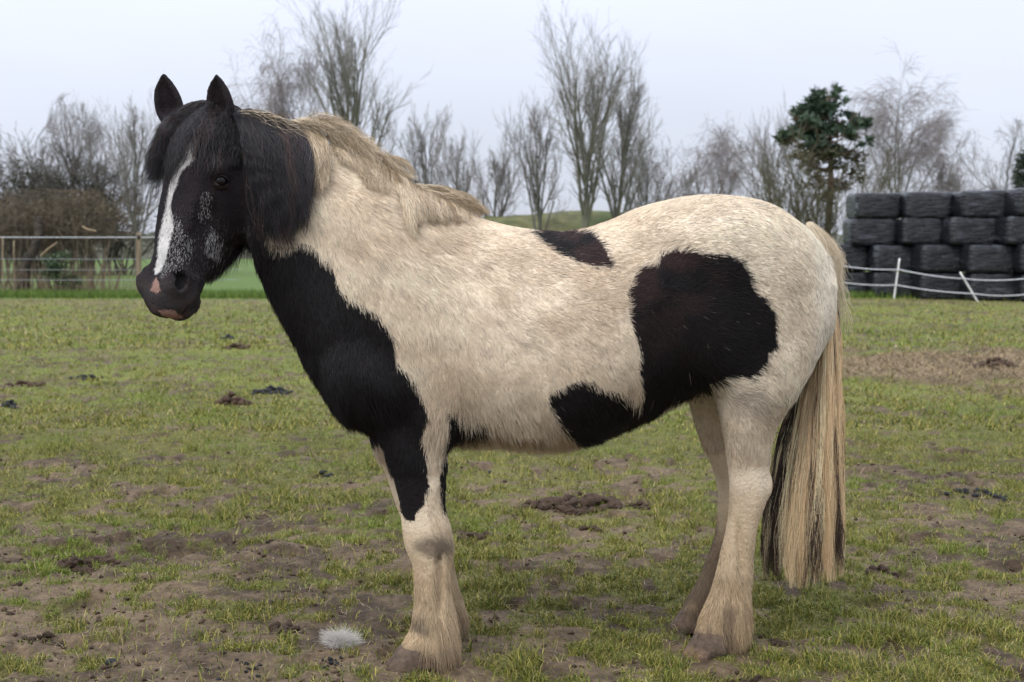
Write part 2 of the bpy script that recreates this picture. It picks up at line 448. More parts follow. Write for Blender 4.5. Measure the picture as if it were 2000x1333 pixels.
leg([(700, 712, 850, 3.98, .06), (760, 718, 872, 3.965, .082), (815, 728, 880, 3.955, .088), (858, 743, 878, 3.95, .085), (900, 754, 877, 3.945, .080), (935, 765, 875, 3.94, .072), (993, 778, 873, 3.935, .062),
     (1035, 782, 884, 3.93, .060), (1068, 788, 889, 3.93, .060), (1097, 800, 886, 3.925, .052), (1147, 806, 882, 3.92, .046), (1189, 806, 888, 3.92, .048),
     (1224, 800, 893, 3.92, .054), (1248, 788, 894, 3.915, .058), (1276, 772, 890, 3.91, .060), (1298, 764, 880, 3.905, .058)], 0.045)          # near fore
leg([(760, 715, 860, 4.14, .06), (860, 722, 850, 4.17, .075), (920, 748, 856, 4.19, .068), (1000, 775, 862, 4.20, .058), (1040, 792, 876, 4.20, .056), (1068, 800, 884, 4.20, .055), (1100, 815, 888, 4.20, .046),
     (1150, 828, 898, 4.20, .042), (1190, 826, 908, 4.20, .048), (1215, 815, 905, 4.20, .052), (1240, 802, 890, 4.20, .054)], 0.04)             # far fore
leg([(560, 1380, 1618, 4.10, .10), (620, 1355, 1618, 4.08, .125), (690, 1362, 1600, 4.065, .135), (745, 1385, 1572, 4.06, .125), (798, 1400, 1537, 4.06, .102), (829, 1407, 1520, 4.06, .088), (873, 1415, 1509, 4.065, .070), (915, 1419, 1506, 4.07, .060),
     (945, 1421, 1505, 4.07, .055), (976, 1421, 1501, 4.07, .051), (1025, 1416, 1484, 4.07, .044), (1070, 1406, 1477, 4.07, .041), (1118, 1396, 1472, 4.07, .041), (1160, 1384, 1468, 4.07, .044), (1185, 1374, 1467, 4.065, .050),
     (1215, 1362, 1462, 4.06, .056), (1240, 1354, 1452, 4.055, .058), (1262, 1349, 1436, 4.05, .056)], 0.05)           # near hind
leg([(620, 1350, 1600, 4.30, .10), (690, 1345, 1590, 4.31, .120), (745, 1340, 1560, 4.32, .110), (798, 1346, 1500, 4.33, .090), (840, 1358, 1470, 4.33, .074), (873, 1370, 1450, 4.33, .064), (918, 1389, 1455, 4.33, .056),
     (953, 1397, 1458, 4.33, .052), (1007, 1398, 1440, 4.33, .042), (1051, 1392, 1420, 4.33, .038), (1096, 1377, 1412, 4.33, .038), (1140, 1359, 1402, 4.33, .042), (1175, 1338, 1390, 4.33, .048),
     (1200, 1327, 1374, 4.33, .046), (1214, 1324, 1366, 4.33, .042)], 0.04)                                              # far hind
# muscle and bone relief
def E3(u, v, Y, r, k, ang=0, sub=False):
    c, s = math.cos(ang), math.sin(ang)
    ell(P(u, v, Y), r, k, [(c, 0, -s), (0, 1, 0), (s, 0, c)], sub)
E3(770, 560, 3.94, (.10, .10, .24), .10, -0.35)          # shoulder blade
E3(735, 740, 3.90, (.13, .08, .09), .06, 0.25)           # point of shoulder
E3(850, 800, 3.90, (.06, .05, .10), .05, -0.1)           # elbow
E3(690, 730, 4.00, (.07, .11, .11), .06)                 # breast
E3(1480, 560, 4.03, (.15, .12, .22), .10, 0.1)           # haunch
E3(1395, 480, 4.02, (.17, .13, .12), .10)                # croup
E3(1375, 745, 4.15, (.07, .05, .055), .04)               # sheath
E3(1380, 650, 3.99, (.10, .08, .15), .08, -0.15)         # stifle
E3(1320, 640, 3.81, (.055, .03, .16), .05, 0.35, True)   # flank hollow
E3(905, 640, 3.73, (.035, .03, .20), .04, -0.1, True)    # groove behind the shoulder
E3(1496, 948, 4.07, (.018, .028, .035), .02)             # hock point
E3(858, 1140, 3.885, (.009, .012, .085), .018, 0, True)   # tendon grooves
E3(1448, 1090, 4.035, (.009, .011, .095), .018, -.12, True)
E3(700, 640, 3.78, (.03, .04, .18), .05, -0.55, True)    # groove between neck and shoulder

# head
PHI, TAU = math.radians(54), math.radians(19)
hz = np.array([-math.cos(PHI), -math.sin(PHI), 0.0]); zz = np.array([0, 0, 1.0])
HD = math.cos(TAU) * hz + math.sin(TAU) * zz; HL = -math.cos(TAU) * zz + math.sin(TAU) * hz; HW = np.array([math.sin(PHI), -math.cos(PHI), 0.0])
HO = P(405, 222, 3.99)
def Hp(t, d, w): return HO + HL * t + HD * d + HW * w
def Hc(p):
    q = p - HO; return q @ HL, q @ HD, q @ HW
head = [(-.045, -.10, -.005, .5, 0, .05), (.0, -.14, .020, .5, 0, .085), (.06, -.19, .045, .5, 0, .104), (.13, -.235, .058, .52, 0, .112), (.20, -.255, .058, .55, 0, .113), (.27, -.25, .050, .58, 0, .102),
        (.34, -.215, .044, .60, 0, .086), (.41, -.160, .042, .55, 0, .073), (.47, -.122, .044, .5, 0, .068), (.52, -.105, .046, .5, 0, .078), (.56, -.092, .040, .5, 0, .078), (.592, -.078, .024, .5, 0, .064), (.615, -.055, .0, .5, 0, .040)]
loft(HO, HL, HD, HW, head, 0.035, p=2.35)
HR = np.array([HL, HD, HW])
def EH(t, d, w, r, k, sub=False, rot=None): ell(Hp(t, d, w), r, k, HR if rot is None else rot, sub)
for s in (1, -1):
    EH(.245, -.135, .062 * s, (.105, .095, .045), .03)            # cheek
    EH(.180, -.012, .096 * s, (.030, .032, .024), .020)            # brow over the eye
    EH(.30, .012, .062 * s, (.11, .018, .014), .025)              # facial crest
    EH(.36, -.02, .088 * s, (.075, .035, .016), .03, True)        # hollow above the lips
    EH(.525, .006, .060 * s, (.046, .040, .034), .016)            # nostril wing
    EH(.522, .010, .094 * s, (.029, .018, .034), .006, True)      # nostril
    EH(.502, .030, .084 * s, (.014, .020, .022), .008, True)
    EH(.210, -.026, .128 * s, (.018, .026, .020), .008, True)      # eye socket
EH(.585, -.026, 0, (.036, .040, .052), .02)                       # upper lip
EH(.588, -.076, 0, (.030, .030, .044), .010)                      # lower lip
EH(.612, -.054, 0, (.055, .006, .080), .007, True)                # mouth line
EH(.555, -.100, 0, (.036, .028, .036), .03)                       # chin
EH(.50, .058, 0, (.05, .010, .016), .015, True)                   # between the nostrils
# ears: hollow, open to the front
def ear(base, tip, wide, opening):
    base, tip = np.asarray(base), np.asarray(tip); A = tip - base; L = np.linalg.norm(A); A = A / L
    U = opening - A * (opening @ A); U = U / np.linalg.norm(U); W = np.cross(A, U)
    tb = [(-.03, -.025, .022, .5, 0, .026), (0, -.030, .026, .5, 0, .031), (.22 * L, -.030, .024, .5, 0, wide * .98), (.48 * L, -.024, .018, .5, 0, wide), (.72 * L, -.017, .010, .5, 0, wide * .78), (.9 * L, -.010, .005, .5, .004, wide * .40), (L, -.005, .003, .5, .007, wide * .12)]
    loft(base, A, U, W, tb, 0.022, p=2.0, pad=.03)
    cb = [(.10 * L, .004, .05, .5, 0, .012), (.25 * L, -.012, .06, .5, 0, wide * .66), (.5 * L, -.010, .05, .5, 0, wide * .66), (.75 * L, -.006, .04, .5, 0, wide * .46), (.92 * L, -.001, .02, .5, .004, wide * .15)]
    loft(base, A, U, W, cb, 0.007, p=2.0, pad=.03, sub=True)
EH(.210, -.010, .122, (.016, .022, .016), .008, True)
ear(P(435, 240, 3.96), P(418, 146, 3.945), .046, np.array([-.48, -.86, .1]))
ear(P(338, 240, 4.10), P(314, 145, 4.10), .043, np.array([-.10, -.98, .1]))

def surface_nets(F):
    s = F < 0
    cnt = np.zeros((NX - 1, NY - 1, NZ - 1), np.uint8)
    for a in (0, 1):
        for b in (0, 1):
            for c in (0, 1): cnt += s[a:NX - 1 + a, b:NY - 1 + b, c:NZ - 1 + c]
    ci = np.argwhere((cnt > 0) & (cnt < 8))
    idx = np.full(cnt.shape, -1, np.int32); idx[tuple(ci.T)] = np.arange(len(ci))
    acc = np.zeros((len(ci), 3)); num = np.zeros(len(ci))
    cor = [(a, b, c) for a in (0, 1) for b in (0, 1) for c in (0, 1)]
    val = {q: F[ci[:, 0] + q[0], ci[:, 1] + q[1], ci[:, 2] + q[2]] for q in cor}
    for q in cor:
        for ax in range(3):
            if q[ax] == 0:
                r = list(q); r[ax] = 1; r = tuple(r); A, B = val[q], val[r]; m = (A < 0) != (B < 0)
                t = np.where(m, A / np.where(m, A - B, 1), 0); p = np.array(q, float)[None] + np.eye(3)[ax][None] * t[:, None]
                acc[m] += p[m]; num[m] += 1
    V = B0 + GS * (ci + acc / num[:, None])
    quads = []
    for ax in range(3):
        a = [slice(None)] * 3; b = [slice(None)] * 3; a[ax] = slice(0, -1); b[ax] = slice(1, None)
        sa, sb = s[tuple(a)], s[tuple(b)]
        e = np.argwhere(sa != sb); o1, o2 = [(1, 2), (2, 0), (0, 1)][ax]
        e = e[(e[:, o1] > 0) & (e[:, o2] > 0)]
        def cell(d1, d2):
            q = e.copy(); q[:, o1] -= d1; q[:, o2] -= d2; return idx[q[:, 0], q[:, 1], q[:, 2]]
        Q = np.stack([cell(1, 1), cell(0, 1), cell(0, 0), cell(1, 0)], -1)
        ins = sa[e[:, 0], e[:, 1], e[:, 2]]
        quads.append(np.where(ins[:, None], Q, Q[:, ::-1]))
    return V, np.concatenate(quads)

BV, BF = surface_nets(FLD)
# smooth a little, and drop stray islands
e = np.concatenate([BF[:, [0, 1]], BF[:, [1, 2]], BF[:, [2, 3]], BF[:, [3, 0]]])
for it in range(3):
    acc = np.zeros_like(BV); n_ = np.zeros(len(BV))
    for j in range(3): acc[:, j] = np.bincount(e[:, 0], BV[e[:, 1], j], len(BV)) + np.bincount(e[:, 1], BV[e[:, 0], j], len(BV))
    n_ = np.bincount(e[:, 0], minlength=len(BV)) + np.bincount(e[:, 1], minlength=len(BV))
    BV = BV * 0.5 + 0.5 * acc / np.maximum(n_, 1)[:, None]
fn = np.cross(BV[BF[:, 2]] - BV[BF[:, 0]], BV[BF[:, 3]] - BV[BF[:, 1]]) * 0.5
BA = np.linalg.norm(fn, axis=1)
BN = np.zeros_like(BV)
for k_ in range(4):
    for j in range(3): BN[:, j] += np.bincount(BF[:, k_], fn[:, j], len(BV))
BN = norm(BN)

def field_at(p):
    q = (np.asarray(p) - B0) / GS; i = np.clip(np.floor(q).astype(int), 0, (NX - 2, NY - 2, NZ - 2)); f = np.clip(q - i, 0, 1); o = 0
    for a in (0, 1):
        for b in (0, 1):
            for c in (0, 1):
                w = (f[..., 0] if a else 1 - f[..., 0]) * (f[..., 1] if b else 1 - f[..., 1]) * (f[..., 2] if c else 1 - f[..., 2])
                o = o + w * FLD[i[..., 0] + a, i[..., 1] + b, i[..., 2] + c]
    return o
# nearest (lowest y) surface for every x, z column: mane, forelock and tail are laid over it
inside = FLD < 0
NEARY = np.where(inside.any(1), gy[inside.argmax(1)], np.nan)
del inside
def neary(x, z, default):
    i = np.clip(((x - B0[0]) / GS).round().astype(int), 0, NX - 1); j = np.clip(((z - B0[2]) / GS).round().astype(int), 0, NZ - 1)
    r = NEARY[i, j]; return np.where(np.isnan(r), default, r)

# ------------------------------------------------------------------ the coat
def raster(poly, W=1000, Hh=667):
    q = np.asarray(poly, float) / 2.0; out = np.zeros((Hh, W), bool)
    yy, xx = np.mgrid[0:Hh, 0:W]; yy = yy + .5; xx = xx + .5
    j = len(q) - 1
    for i in range(len(q)):
        c = ((q[i, 1] > yy) != (q[j, 1] > yy)) & (xx < (q[j, 0] - q[i, 0]) * (yy - q[i, 1]) / (q[j, 1] - q[i, 1] + 1e-9) + q[i, 0])
        out ^= c; j = i
    return out

BLACK = [
 [(150, 100), (600, 190), (600, 260), (598, 330), (575, 400), (505, 420), (522, 477), (542, 487), (574, 479), (607, 477), (623, 505), (647, 517), (655, 550), (676, 582), (700, 592), (735, 612), (756, 640), (771, 668),
  (771, 700), (797, 731), (819, 766), (832, 797), (832, 823), (824, 845), (832, 892), (839, 946), (832, 958), (829, 983), (813, 1002), (811, 1015), (797, 1013), (782, 1002), (770, 960), (752, 912), (740, 868), (690, 900), (500, 860), (150, 900)],
 [(864, 892), (875, 900), (888, 955), (884, 1000), (867, 1003), (859, 974), (860, 923)],
 [(878, 805), (895, 812), (914, 829), (949, 833), (950, 852), (920, 862), (895, 872), (872, 862)],
 [(1030, 446), (1066, 440), (1119, 446), (1164, 454), (1186, 483), (1198, 515), (1193, 525), (1157, 516), (1129, 513), (1094, 497), (1059, 474)],
 [(1228, 571), (1242, 536), (1256, 523), (1288, 525), (1295, 504), (1323, 493), (1355, 492), (1383, 500), (1422, 500), (1447, 515), (1461, 536), (1468, 567), (1489, 582), (1505, 610), (1510, 649), (1515, 677), (1496, 691),
  (1496, 708), (1482, 723), (1471, 737), (1429, 740), (1394, 754), (1387, 783), (1348, 794), (1334, 790), (1306, 860), (1242, 900), (1129, 920), (1115, 860), (1083, 821), (1073, 790), (1073, 765), (1094, 760), (1129, 744), (1157, 746),
  (1189, 765), (1235, 783), (1263, 797), (1260, 772), (1249, 723), (1253, 698), (1242, 659), (1232, 627), (1228, 596)]]
BLAZE = [[(395, 250), (384, 285), (378, 314), (352, 335), (344, 359), (334, 379), (330, 404), (336, 420), (338, 450), (330, 480), (325, 505), (317, 530), (301, 537), (306, 497), (306, 456), (318, 410), (325, 363), (335, 331), (356, 300), (366, 262)]]
ROAN = [[(328, 400), (352, 425), (372, 470), (368, 505), (345, 530), (318, 545), (310, 500), (325, 460)], [(398, 372), (412, 378), (404, 420), (388, 430), (386, 405)], [(402, 445), (424, 460), (418, 500), (398, 505), (392, 480)]]
PINK = [[(307, 541), (314, 558), (316, 570), (306, 573), (293, 567), (300, 550)], [(306, 606), (337, 606), (345, 622), (330, 626), (310, 620)]]
def stack(pl):
    m = np.zeros((667, 1000), bool)
    for q in pl: m ^= raster(q)
    return m.astype(np.float32)
MB_, MZ_, MR_, MP_ = stack(BLACK), stack(BLAZE), stack(ROAN), stack(PINK)

def sample(M, u, v):
    x = np.clip(u / 2 - .5, 0, 998.9); y = np.clip(v / 2 - .5, 0, 665.9); i = x.astype(int); j = y.astype(int); fx, fy = x - i, y - j
    return M[j, i] * (1 - fx) * (1 - fy) + M[j, i + 1] * fx * (1 - fy) + M[j + 1, i] * (1 - fx) * fy + M[j + 1, i + 1] * fx * fy

def side_uv(p):
    """flat side-on chart of the horse in photograph pixels (both flanks share it)"""
    x, z = p[:, 0], p[:, 2]
    body = np.interp(x, [-.95, -.7, -.5, -.25, .05, .3, .7, .95], [3.90, 3.88, 3.86, 3.83, 3.80, 3.81, 3.91, 4.05])
    legs = np.where(x < 0.1, 3.90, 4.02)
    t = sstep(0.50, 0.78, z); Ys = legs * (1 - t) + body * t
    hd = sstep(-0.74, -0.80, x) * sstep(0.90, 1.0, z)
    Ys = Ys * (1 - hd) + (3.90 - (1.6 - z) * 0.20) * hd
    return unproj(x, z, Ys)

def is_head(p): return ((p[:, 0] < -0.775) & (p[:, 2] > 1.05)) | ((p[:, 0] < -0.90) & (p[:, 2] > 0.9))

def coat(p, strand=False):
    """colour and kind of the coat at body points: (n,3) colours, black share"""
    n = len(p); u, v = side_uv(p)
    wob = 1.0 if strand else 1.0
    ju = u + 9 * (fbm(p, 26, 3, 201) - .5) * wob + (rng.normal(0, 2.2, n) if strand else 0)
    jv = v + 12 * (fbm(p, 26, 3, 211) - .5) * wob + (rng.normal(0, 4.0, n) if strand else 0)
    head_ = is_head(p)
    black = sample(MB_, ju, jv) > 0.5
    far = p[:, 1] > yc_body(u) + 0.03
    # far legs: pale, brown with dirt below the hock
    lower = p[:, 2] < 0.64
    black = np.where(lower & far, False, black)
    black = black | head_
    cream = np.array([0.83, 0.715, 0.545]); bey = np.array([0.665, 0.545, 0.395]); tan = np.array([0.48, 0.345, 0.19]); brown = np.array([0.13, 0.085, 0.055])
    dirt = fbm(p, 7.0, 4, 221)[:, None]; fine = fbm(p * np.array([1, 1, .6]), 34.0, 3, 231)[:, None]
    c = cream + (bey - cream) * sstep(0.34, 0.66, dirt)
    # barrel and quarters are greyer and dustier than neck and shoulder
    bar = (sstep(760, 1000, u))[:, None]; c = c * (1 - bar * np.array([.06, .07, .07]))
    c = c * (0.86 + 0.28 * fine)
    grey = sstep(0.60, 0.76, fbm(p * np.array([1.0, 1, 1.6]), 15.0, 4, 241))[:, None] * 0.30
    c = c * (1 - grey) + np.array([0.34, 0.26, 0.195]) * grey
    rp_ = (0.55 * sstep(1180, 1420, u) * sstep(860, 760, v))[:, None]; c = c * (1 - rp_) + np.array([.86, .76, .60]) * (.86 + .28 * fine) * rp_  # rump coat lightened to make up for the weaker light falling there
    # clean white backline, tail head and rump edge
    cl = (sstep(1555, 1610, u) * (1 - sstep(700, 800, v)) * 0.7 + sstep(0.6, 0.9, 0) )[:, None]; c = c * (1 - cl) + np.array([0.82, 0.75, 0.63]) * cl
    # legs grow browner towards the hooves
    lg = sstep(0.66, 0.28, p[:, 2])[:, None]; c = c * (1 - 0.66 * lg) + tan * 0.66 * lg
    lg2 = sstep(0.34, 0.04, p[:, 2])[:, None] * (0.55 + 0.5 * (dirt - .5)); c = c * (1 - 0.75 * lg2) + np.array([0.44, 0.30, 0.145]) * 0.75 * lg2
    mdl = (sstep(0.22, 0.05, p[:, 2]) * sstep(.50, .66, fbm(p * np.array([1, 1, .45]), 24, 4, 291)) * .8)[:, None]; mdl = np.maximum(mdl, (.9 * sstep(.098, .066, p[:, 2] + .02 * fbm(p, 50, 2, 293)))[:, None]); c = c * (1 - mdl) + np.array([.15, .10, .065]) * mdl
    def stain(c, uu, vv, ru, rv, col, a):
        d = np.hypot((u - uu) / ru, (v - vv) / rv) + 0.7 * (fbm(p, 30, 3, 251) - .5)
        w = (sstep(1.15, 0.45, d) * a * (~far))[:, None]; return c * (1 - w) + np.asarray(col) * w
    c = stain(c, 845, 1062, 46, 26, (0.10, 0.075, 0.055), .75)      # muddy knee
    c = stain(c, 822, 1212, 20, 22, (0.13, 0.095, 0.07), .6)
    c = stain(c, 1425, 1188, 16, 22, (0.13, 0.085, 0.06), .6)
    c = stain(c, 1470, 795, 50, 45, (0.22, 0.175, 0.135), .40)     # dark hair at the stifle
    c = stain(c, 1470, 640, 30, 60, (0.3, 0.25, 0.2), .25)
    c = stain(c, 640, 455, 60, 35, (0.42, 0.33, 0.22), .35)
    c = stain(c, 1110, 868, 130, 20, (0.34, 0.22, 0.12), .6)       # stained belly
    c = stain(c, 960, 862, 90, 16, (0.34, 0.22, 0.12), .6)
    fh = (far & (u > 1250) & (p[:, 2] < 0.42)); w = (fh * (0.45 + 0.4 * sstep(.35, .6, dirt[:, 0])) * sstep(0.42, 0.3, p[:, 2]))[:, None]; c = c * (1 - w) + np.array([0.17, 0.12, 0.08]) * w
    bl = np.array([0.0105, 0.0085, 0.0085]) * (0.7 + 0.6 * fine)
    rd = (sstep(0.38, 0.62, fbm(p, 13, 3, 261)) * sstep(1000, 1060, u) * sstep(1440, 1330, u) * sstep(760, 500, v))[:, None]
    bl = bl * (1 - .7 * rd) + np.array([0.050, 0.026, 0.023]) * .7 * rd
    bl = np.where(head_[:, None], bl * 1.15 + np.array([0.004, 0.002, 0.003]) , bl)
    out = np.where(black[:, None], bl, c)
    # face markings belong to the side and front of the face only
    t_, d_, w_ = Hc(p)
    hd = head_ & (t_ > 0.0) & (d_ > -0.20)
    z1 = hd & (sample(MZ_, u + (rng.normal(0, 2.2, n) if strand else 0), v) > .5)
    r1 = hd & (sample(MR_, ju, jv) > .5)
    pr = rng.random(n) if strand else fbm(p, 150, 2, 271)
    roan = hd & strand & (w_ > 0.02) & (pr > 0.93) & (t_ > .30) & (t_ < .56)
    wh = np.array([0.66, 0.64, 0.60])
    out = np.where((z1 & (pr < 0.94 if strand else True))[:, None], wh * (0.8 + .4 * fine), out)
    rr_ = (r1 & ~z1)[:, None]; out = np.where(rr_ & (pr < .32)[:, None], wh * .8, out) if strand else out
    out = np.where((roan & ~z1 & ~r1)[:, None], np.array([0.16, 0.14, 0.135]), out)
    # bare grey skin of the muzzle, pink snip and lip
    mz = hd & (t_ > 0.50) & ~z1; wz = (sstep(.50, .57, t_) * mz * (0.7 if not strand else .45))[:, None]
    brn = sstep(.4, .6, fbm(p, 30, 3, 281))[:, None]; out = out * (1 - wz) + (np.array([0.062, 0.056, 0.056]) * (1 - .5 * brn) + np.array([.11, .075, .062]) * .5 * brn) * (0.6 + .8 * fine) * wz
    pk = hd & (sample(MP_, u + (rng.normal(0, 2.2, n) if strand else 0), v + (rng.normal(0, 2.2, n) if strand else 0)) > .5)
    out = np.where(pk[:, None], np.array([0.36, 0.225, 0.180]) * (0.85 + .3 * fine), out)
    ns = hd & (((t_ - .520) / .030) ** 2 + ((d_ - .012) / .021) ** 2 < 1) & (np.abs(w_) > .045) & (np.abs(w_) < .10)
    out = np.where(ns[:, None], np.array([.006, .005, .005]), out)
    return out, black

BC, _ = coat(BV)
M_skin, t, b = nodes_of('coat_skin')
a = t.nodes.new('ShaderNodeAttribute'); a.attribute_name = 'tint'; t.links.new(a.outputs['Color'], b.inputs['Base Color'])
b.inputs['Roughness'].default_value = 0.75; setspec(b, 0.12)
co = t.nodes.new('ShaderNodeTexCoord'); nb = t.nodes.new('ShaderNodeTexNoise'); nb.inputs['Scale'].default_value = 90; nb.inputs['Detail'].default_value = 5; t.links.new(co.outputs['Object'], nb.inputs[0])
bp = t.nodes.new('ShaderNodeBump'); bp.inputs['Distance'].default_value = .004; t.links.new(nb.outputs[0], bp.inputs['Height']); t.links.new(bp.outputs[0], b.inputs['Normal'])
horse = empty('horse', tuple(P(1130, 1290, 4.10) * np.array([1, 1, 0])))
tag(horse, 'shaggy black and white piebald horse standing side-on in the muddy paddock with its head turned', 'horse')
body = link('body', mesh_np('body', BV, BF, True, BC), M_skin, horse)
# hoofs
def hoof(name, c, top_r, bot_r, h, fwd, col_toe):
    """tapered wall sloping forwards, heel bulbs behind; c = centre of the sole"""
    n = 28; th = np.arange(n) * 2 * math.pi / n; rings = []
    fx, fy = fwd; sx_, sy_ = -fy, fx
    for k_, (zz_, s, off) in enumerate(((0.0, .90, 0), (0.004, 1.0, 0), (h * .5, .93, -.018), (h * .92, .86, -.034), (h, .80, -.036), (h * 1.02, .55, -.036), (h * 1.02, .05, -.036))):
        a = np.cos(th); b2 = np.sin(th)
        rf = bot_r * s * (1.12 - 0.10 * (a < 0)) ; px = a * rf + off * (h / .07) ; py = b2 * bot_r * s * 0.98
        zt = zz_ * (1 - 0.22 * (a < -.2) * (zz_ > .01))
        rings.append(np.stack([c[0] + px * fx + py * sx_, c[1] + px * fy + py * sy_, np.full(n, 0.0) + c[2] + zt], -1))
    V = np.concatenate(rings); V = V + 0.0025 * (fbm(V, 60, 3, 301)[:, None] - .5) * 2
    i = np.arange(len(rings) * n).reshape(len(rings), n)
    F = np.stack([i[:-1], np.roll(i[:-1], -1, 1), np.roll(i[1:], -1, 1), i[1:]], -1).reshape(-1, 4)
    m = fbm(V, 22, 4, 302)[:, None]; C = np.array([0.095, 0.066, 0.045]) * (0.45 + 1.2 * m)
    toe = sstep(.5, .95, ((V[:, 0] - c[0]) * fx + (V[:, 1] - c[1]) * fy) / bot_r)[:, None] * sstep(h * .55, 0, V[:, 2:3] - c[2]) * col_toe
    C = C * (1 - toe) + np.array([0.40, 0.25, 0.17]) * toe
    return link('hoof', mesh_np('hoof', V, F, True, C), M_hoof, horse)
M_hoof = mat_attr('muddy_hoof', rough=0.8, spec=0.25, noise=.35, nscale=60, bump=0.003, bscale=120)
def on_ground(u, v):
    Y = ground_y(v); q = P(u, v, Y); q[2] = -0.006; return q
hoof('hoof', P(798, 1318, 3.90) * np.array([1, 1, 0]) + (0, 0, -.008), .06, .071, .074, (-.95, -.31), .1)
hoof('hoof', P(856, 1230, 4.20) * np.array([1, 1, 0]) + (0, 0, -.008), .06, .066, .070, (-.95, -.31), .1)
hoof('hoof', P(1381, 1287, 4.04) * np.array([1, 1, 0]) + (0, 0, -.006), .06, .072, .078, (-.93, -.36), .85)
hoof('hoof', P(1343, 1222, 4.33) * np.array([1, 1, 0]) + (0, 0, -.008), .06, .060, .062, (-.93, -.3), .1)

# eyes
M_eye, t, b = nodes_of('wet_dark_eye'); b.inputs['Base Color'].default_value = (0.006, 0.004, 0.004, 1); b.inputs['Roughness'].default_value = 0.05; setspec(b, 0.16)
import bmesh
for s in (1, -1):
    bm = bmesh.new(); bmesh.ops.create_uvsphere(bm, u_segments=28, v_segments=18, radius=0.0215)
    me = bpy.data.meshes.new('eye'); bm.to_mesh(me); bm.free(); me.polygons.foreach_set('use_smooth', [True] * len(me.polygons))
    c = Hp(.210, -.026, .1010 * s); ey = link('eye', me, M_eye, horse); ey.location = Vector(c) - horse.location
    # lids: a thin shell over the eyeball with an almond opening
    for up_, nm in ((True, 'upper_eyelid'), (False, 'lower_eyelid')):
        bm = bmesh.new(); bmesh.ops.create_uvsphere(bm, u_segments=96, v_segments=64, radius=0.0236)
        Ax = norm(HD * .93 + HL * .25 * 1.0 + HW * s * .25); Nn = norm(HW * s * .87 + HD * .50); Ax = norm(HD * .87 - HW * s * .50 + HL * .22); Nn = norm(Nn - Ax * (Nn @ Ax)); Bx = np.cross(Nn, Ax); Bx = Bx * np.sign(Bx @ HL)
        kill = []
        for f in bm.faces:
            q = np.array(f.calc_center_median()); a_, b_, n_ = q @ Ax, q @ Bx, q @ Nn
            lim = (.0120 if b_ < 0 else .0135) * (1 - min(1, abs(a_ / .0205)) ** 2.2)
            if n_ < -.004 or (abs(b_) < lim) or (b_ < 0) != up_: kill.append(f)
        bmesh.ops.delete(bm, geom=kill, context='FACES')
        for v_ in bm.verts:
            q = np.array(v_.co); b_ = q @ Bx; a_ = q @ Ax
            v_.co *= 1 + .07 * max(0, 1 - abs(abs(b_) - .013) / .004) + .03
        me = bpy.data.meshes.new(nm); bm.to_mesh(me); bm.free(); me.polygons.foreach_set('use_smooth', [True] * len(me.polygons))
        at = me.color_attributes.new('tint', 'FLOAT_COLOR', 'POINT'); at.data.foreach_set('color', np.tile([.020, .016, .016, 1.0] if up_ else [.034, .027, .025, 1.0], (len(me.vertices), 1)).astype(np.float32).ravel())
        lo_ = link(nm, me, M_skin, horse); lo_.location = Vector(c) - horse.location

# ------------------------------------------------------------------ fur
M_fur, t, b = nodes_of('hair_strand')
a = t.nodes.new('ShaderNodeAttribute'); a.attribute_name = 'tint'; t.links.new(a.outputs['Color'], b.inputs['Base Color'])
b.inputs['Roughness'].default_value = 0.55; setspec(b, 0.30)
M_long, t, b = nodes_of('long_hair')
a = t.nodes.new('ShaderNodeAttribute'); a.attribute_name = 'tint'; t.links.new(a.outputs['Color'], b.inputs['Base Color'])
b.inputs['Roughness'].default_value = 0.42; setspec(b, 0.42)

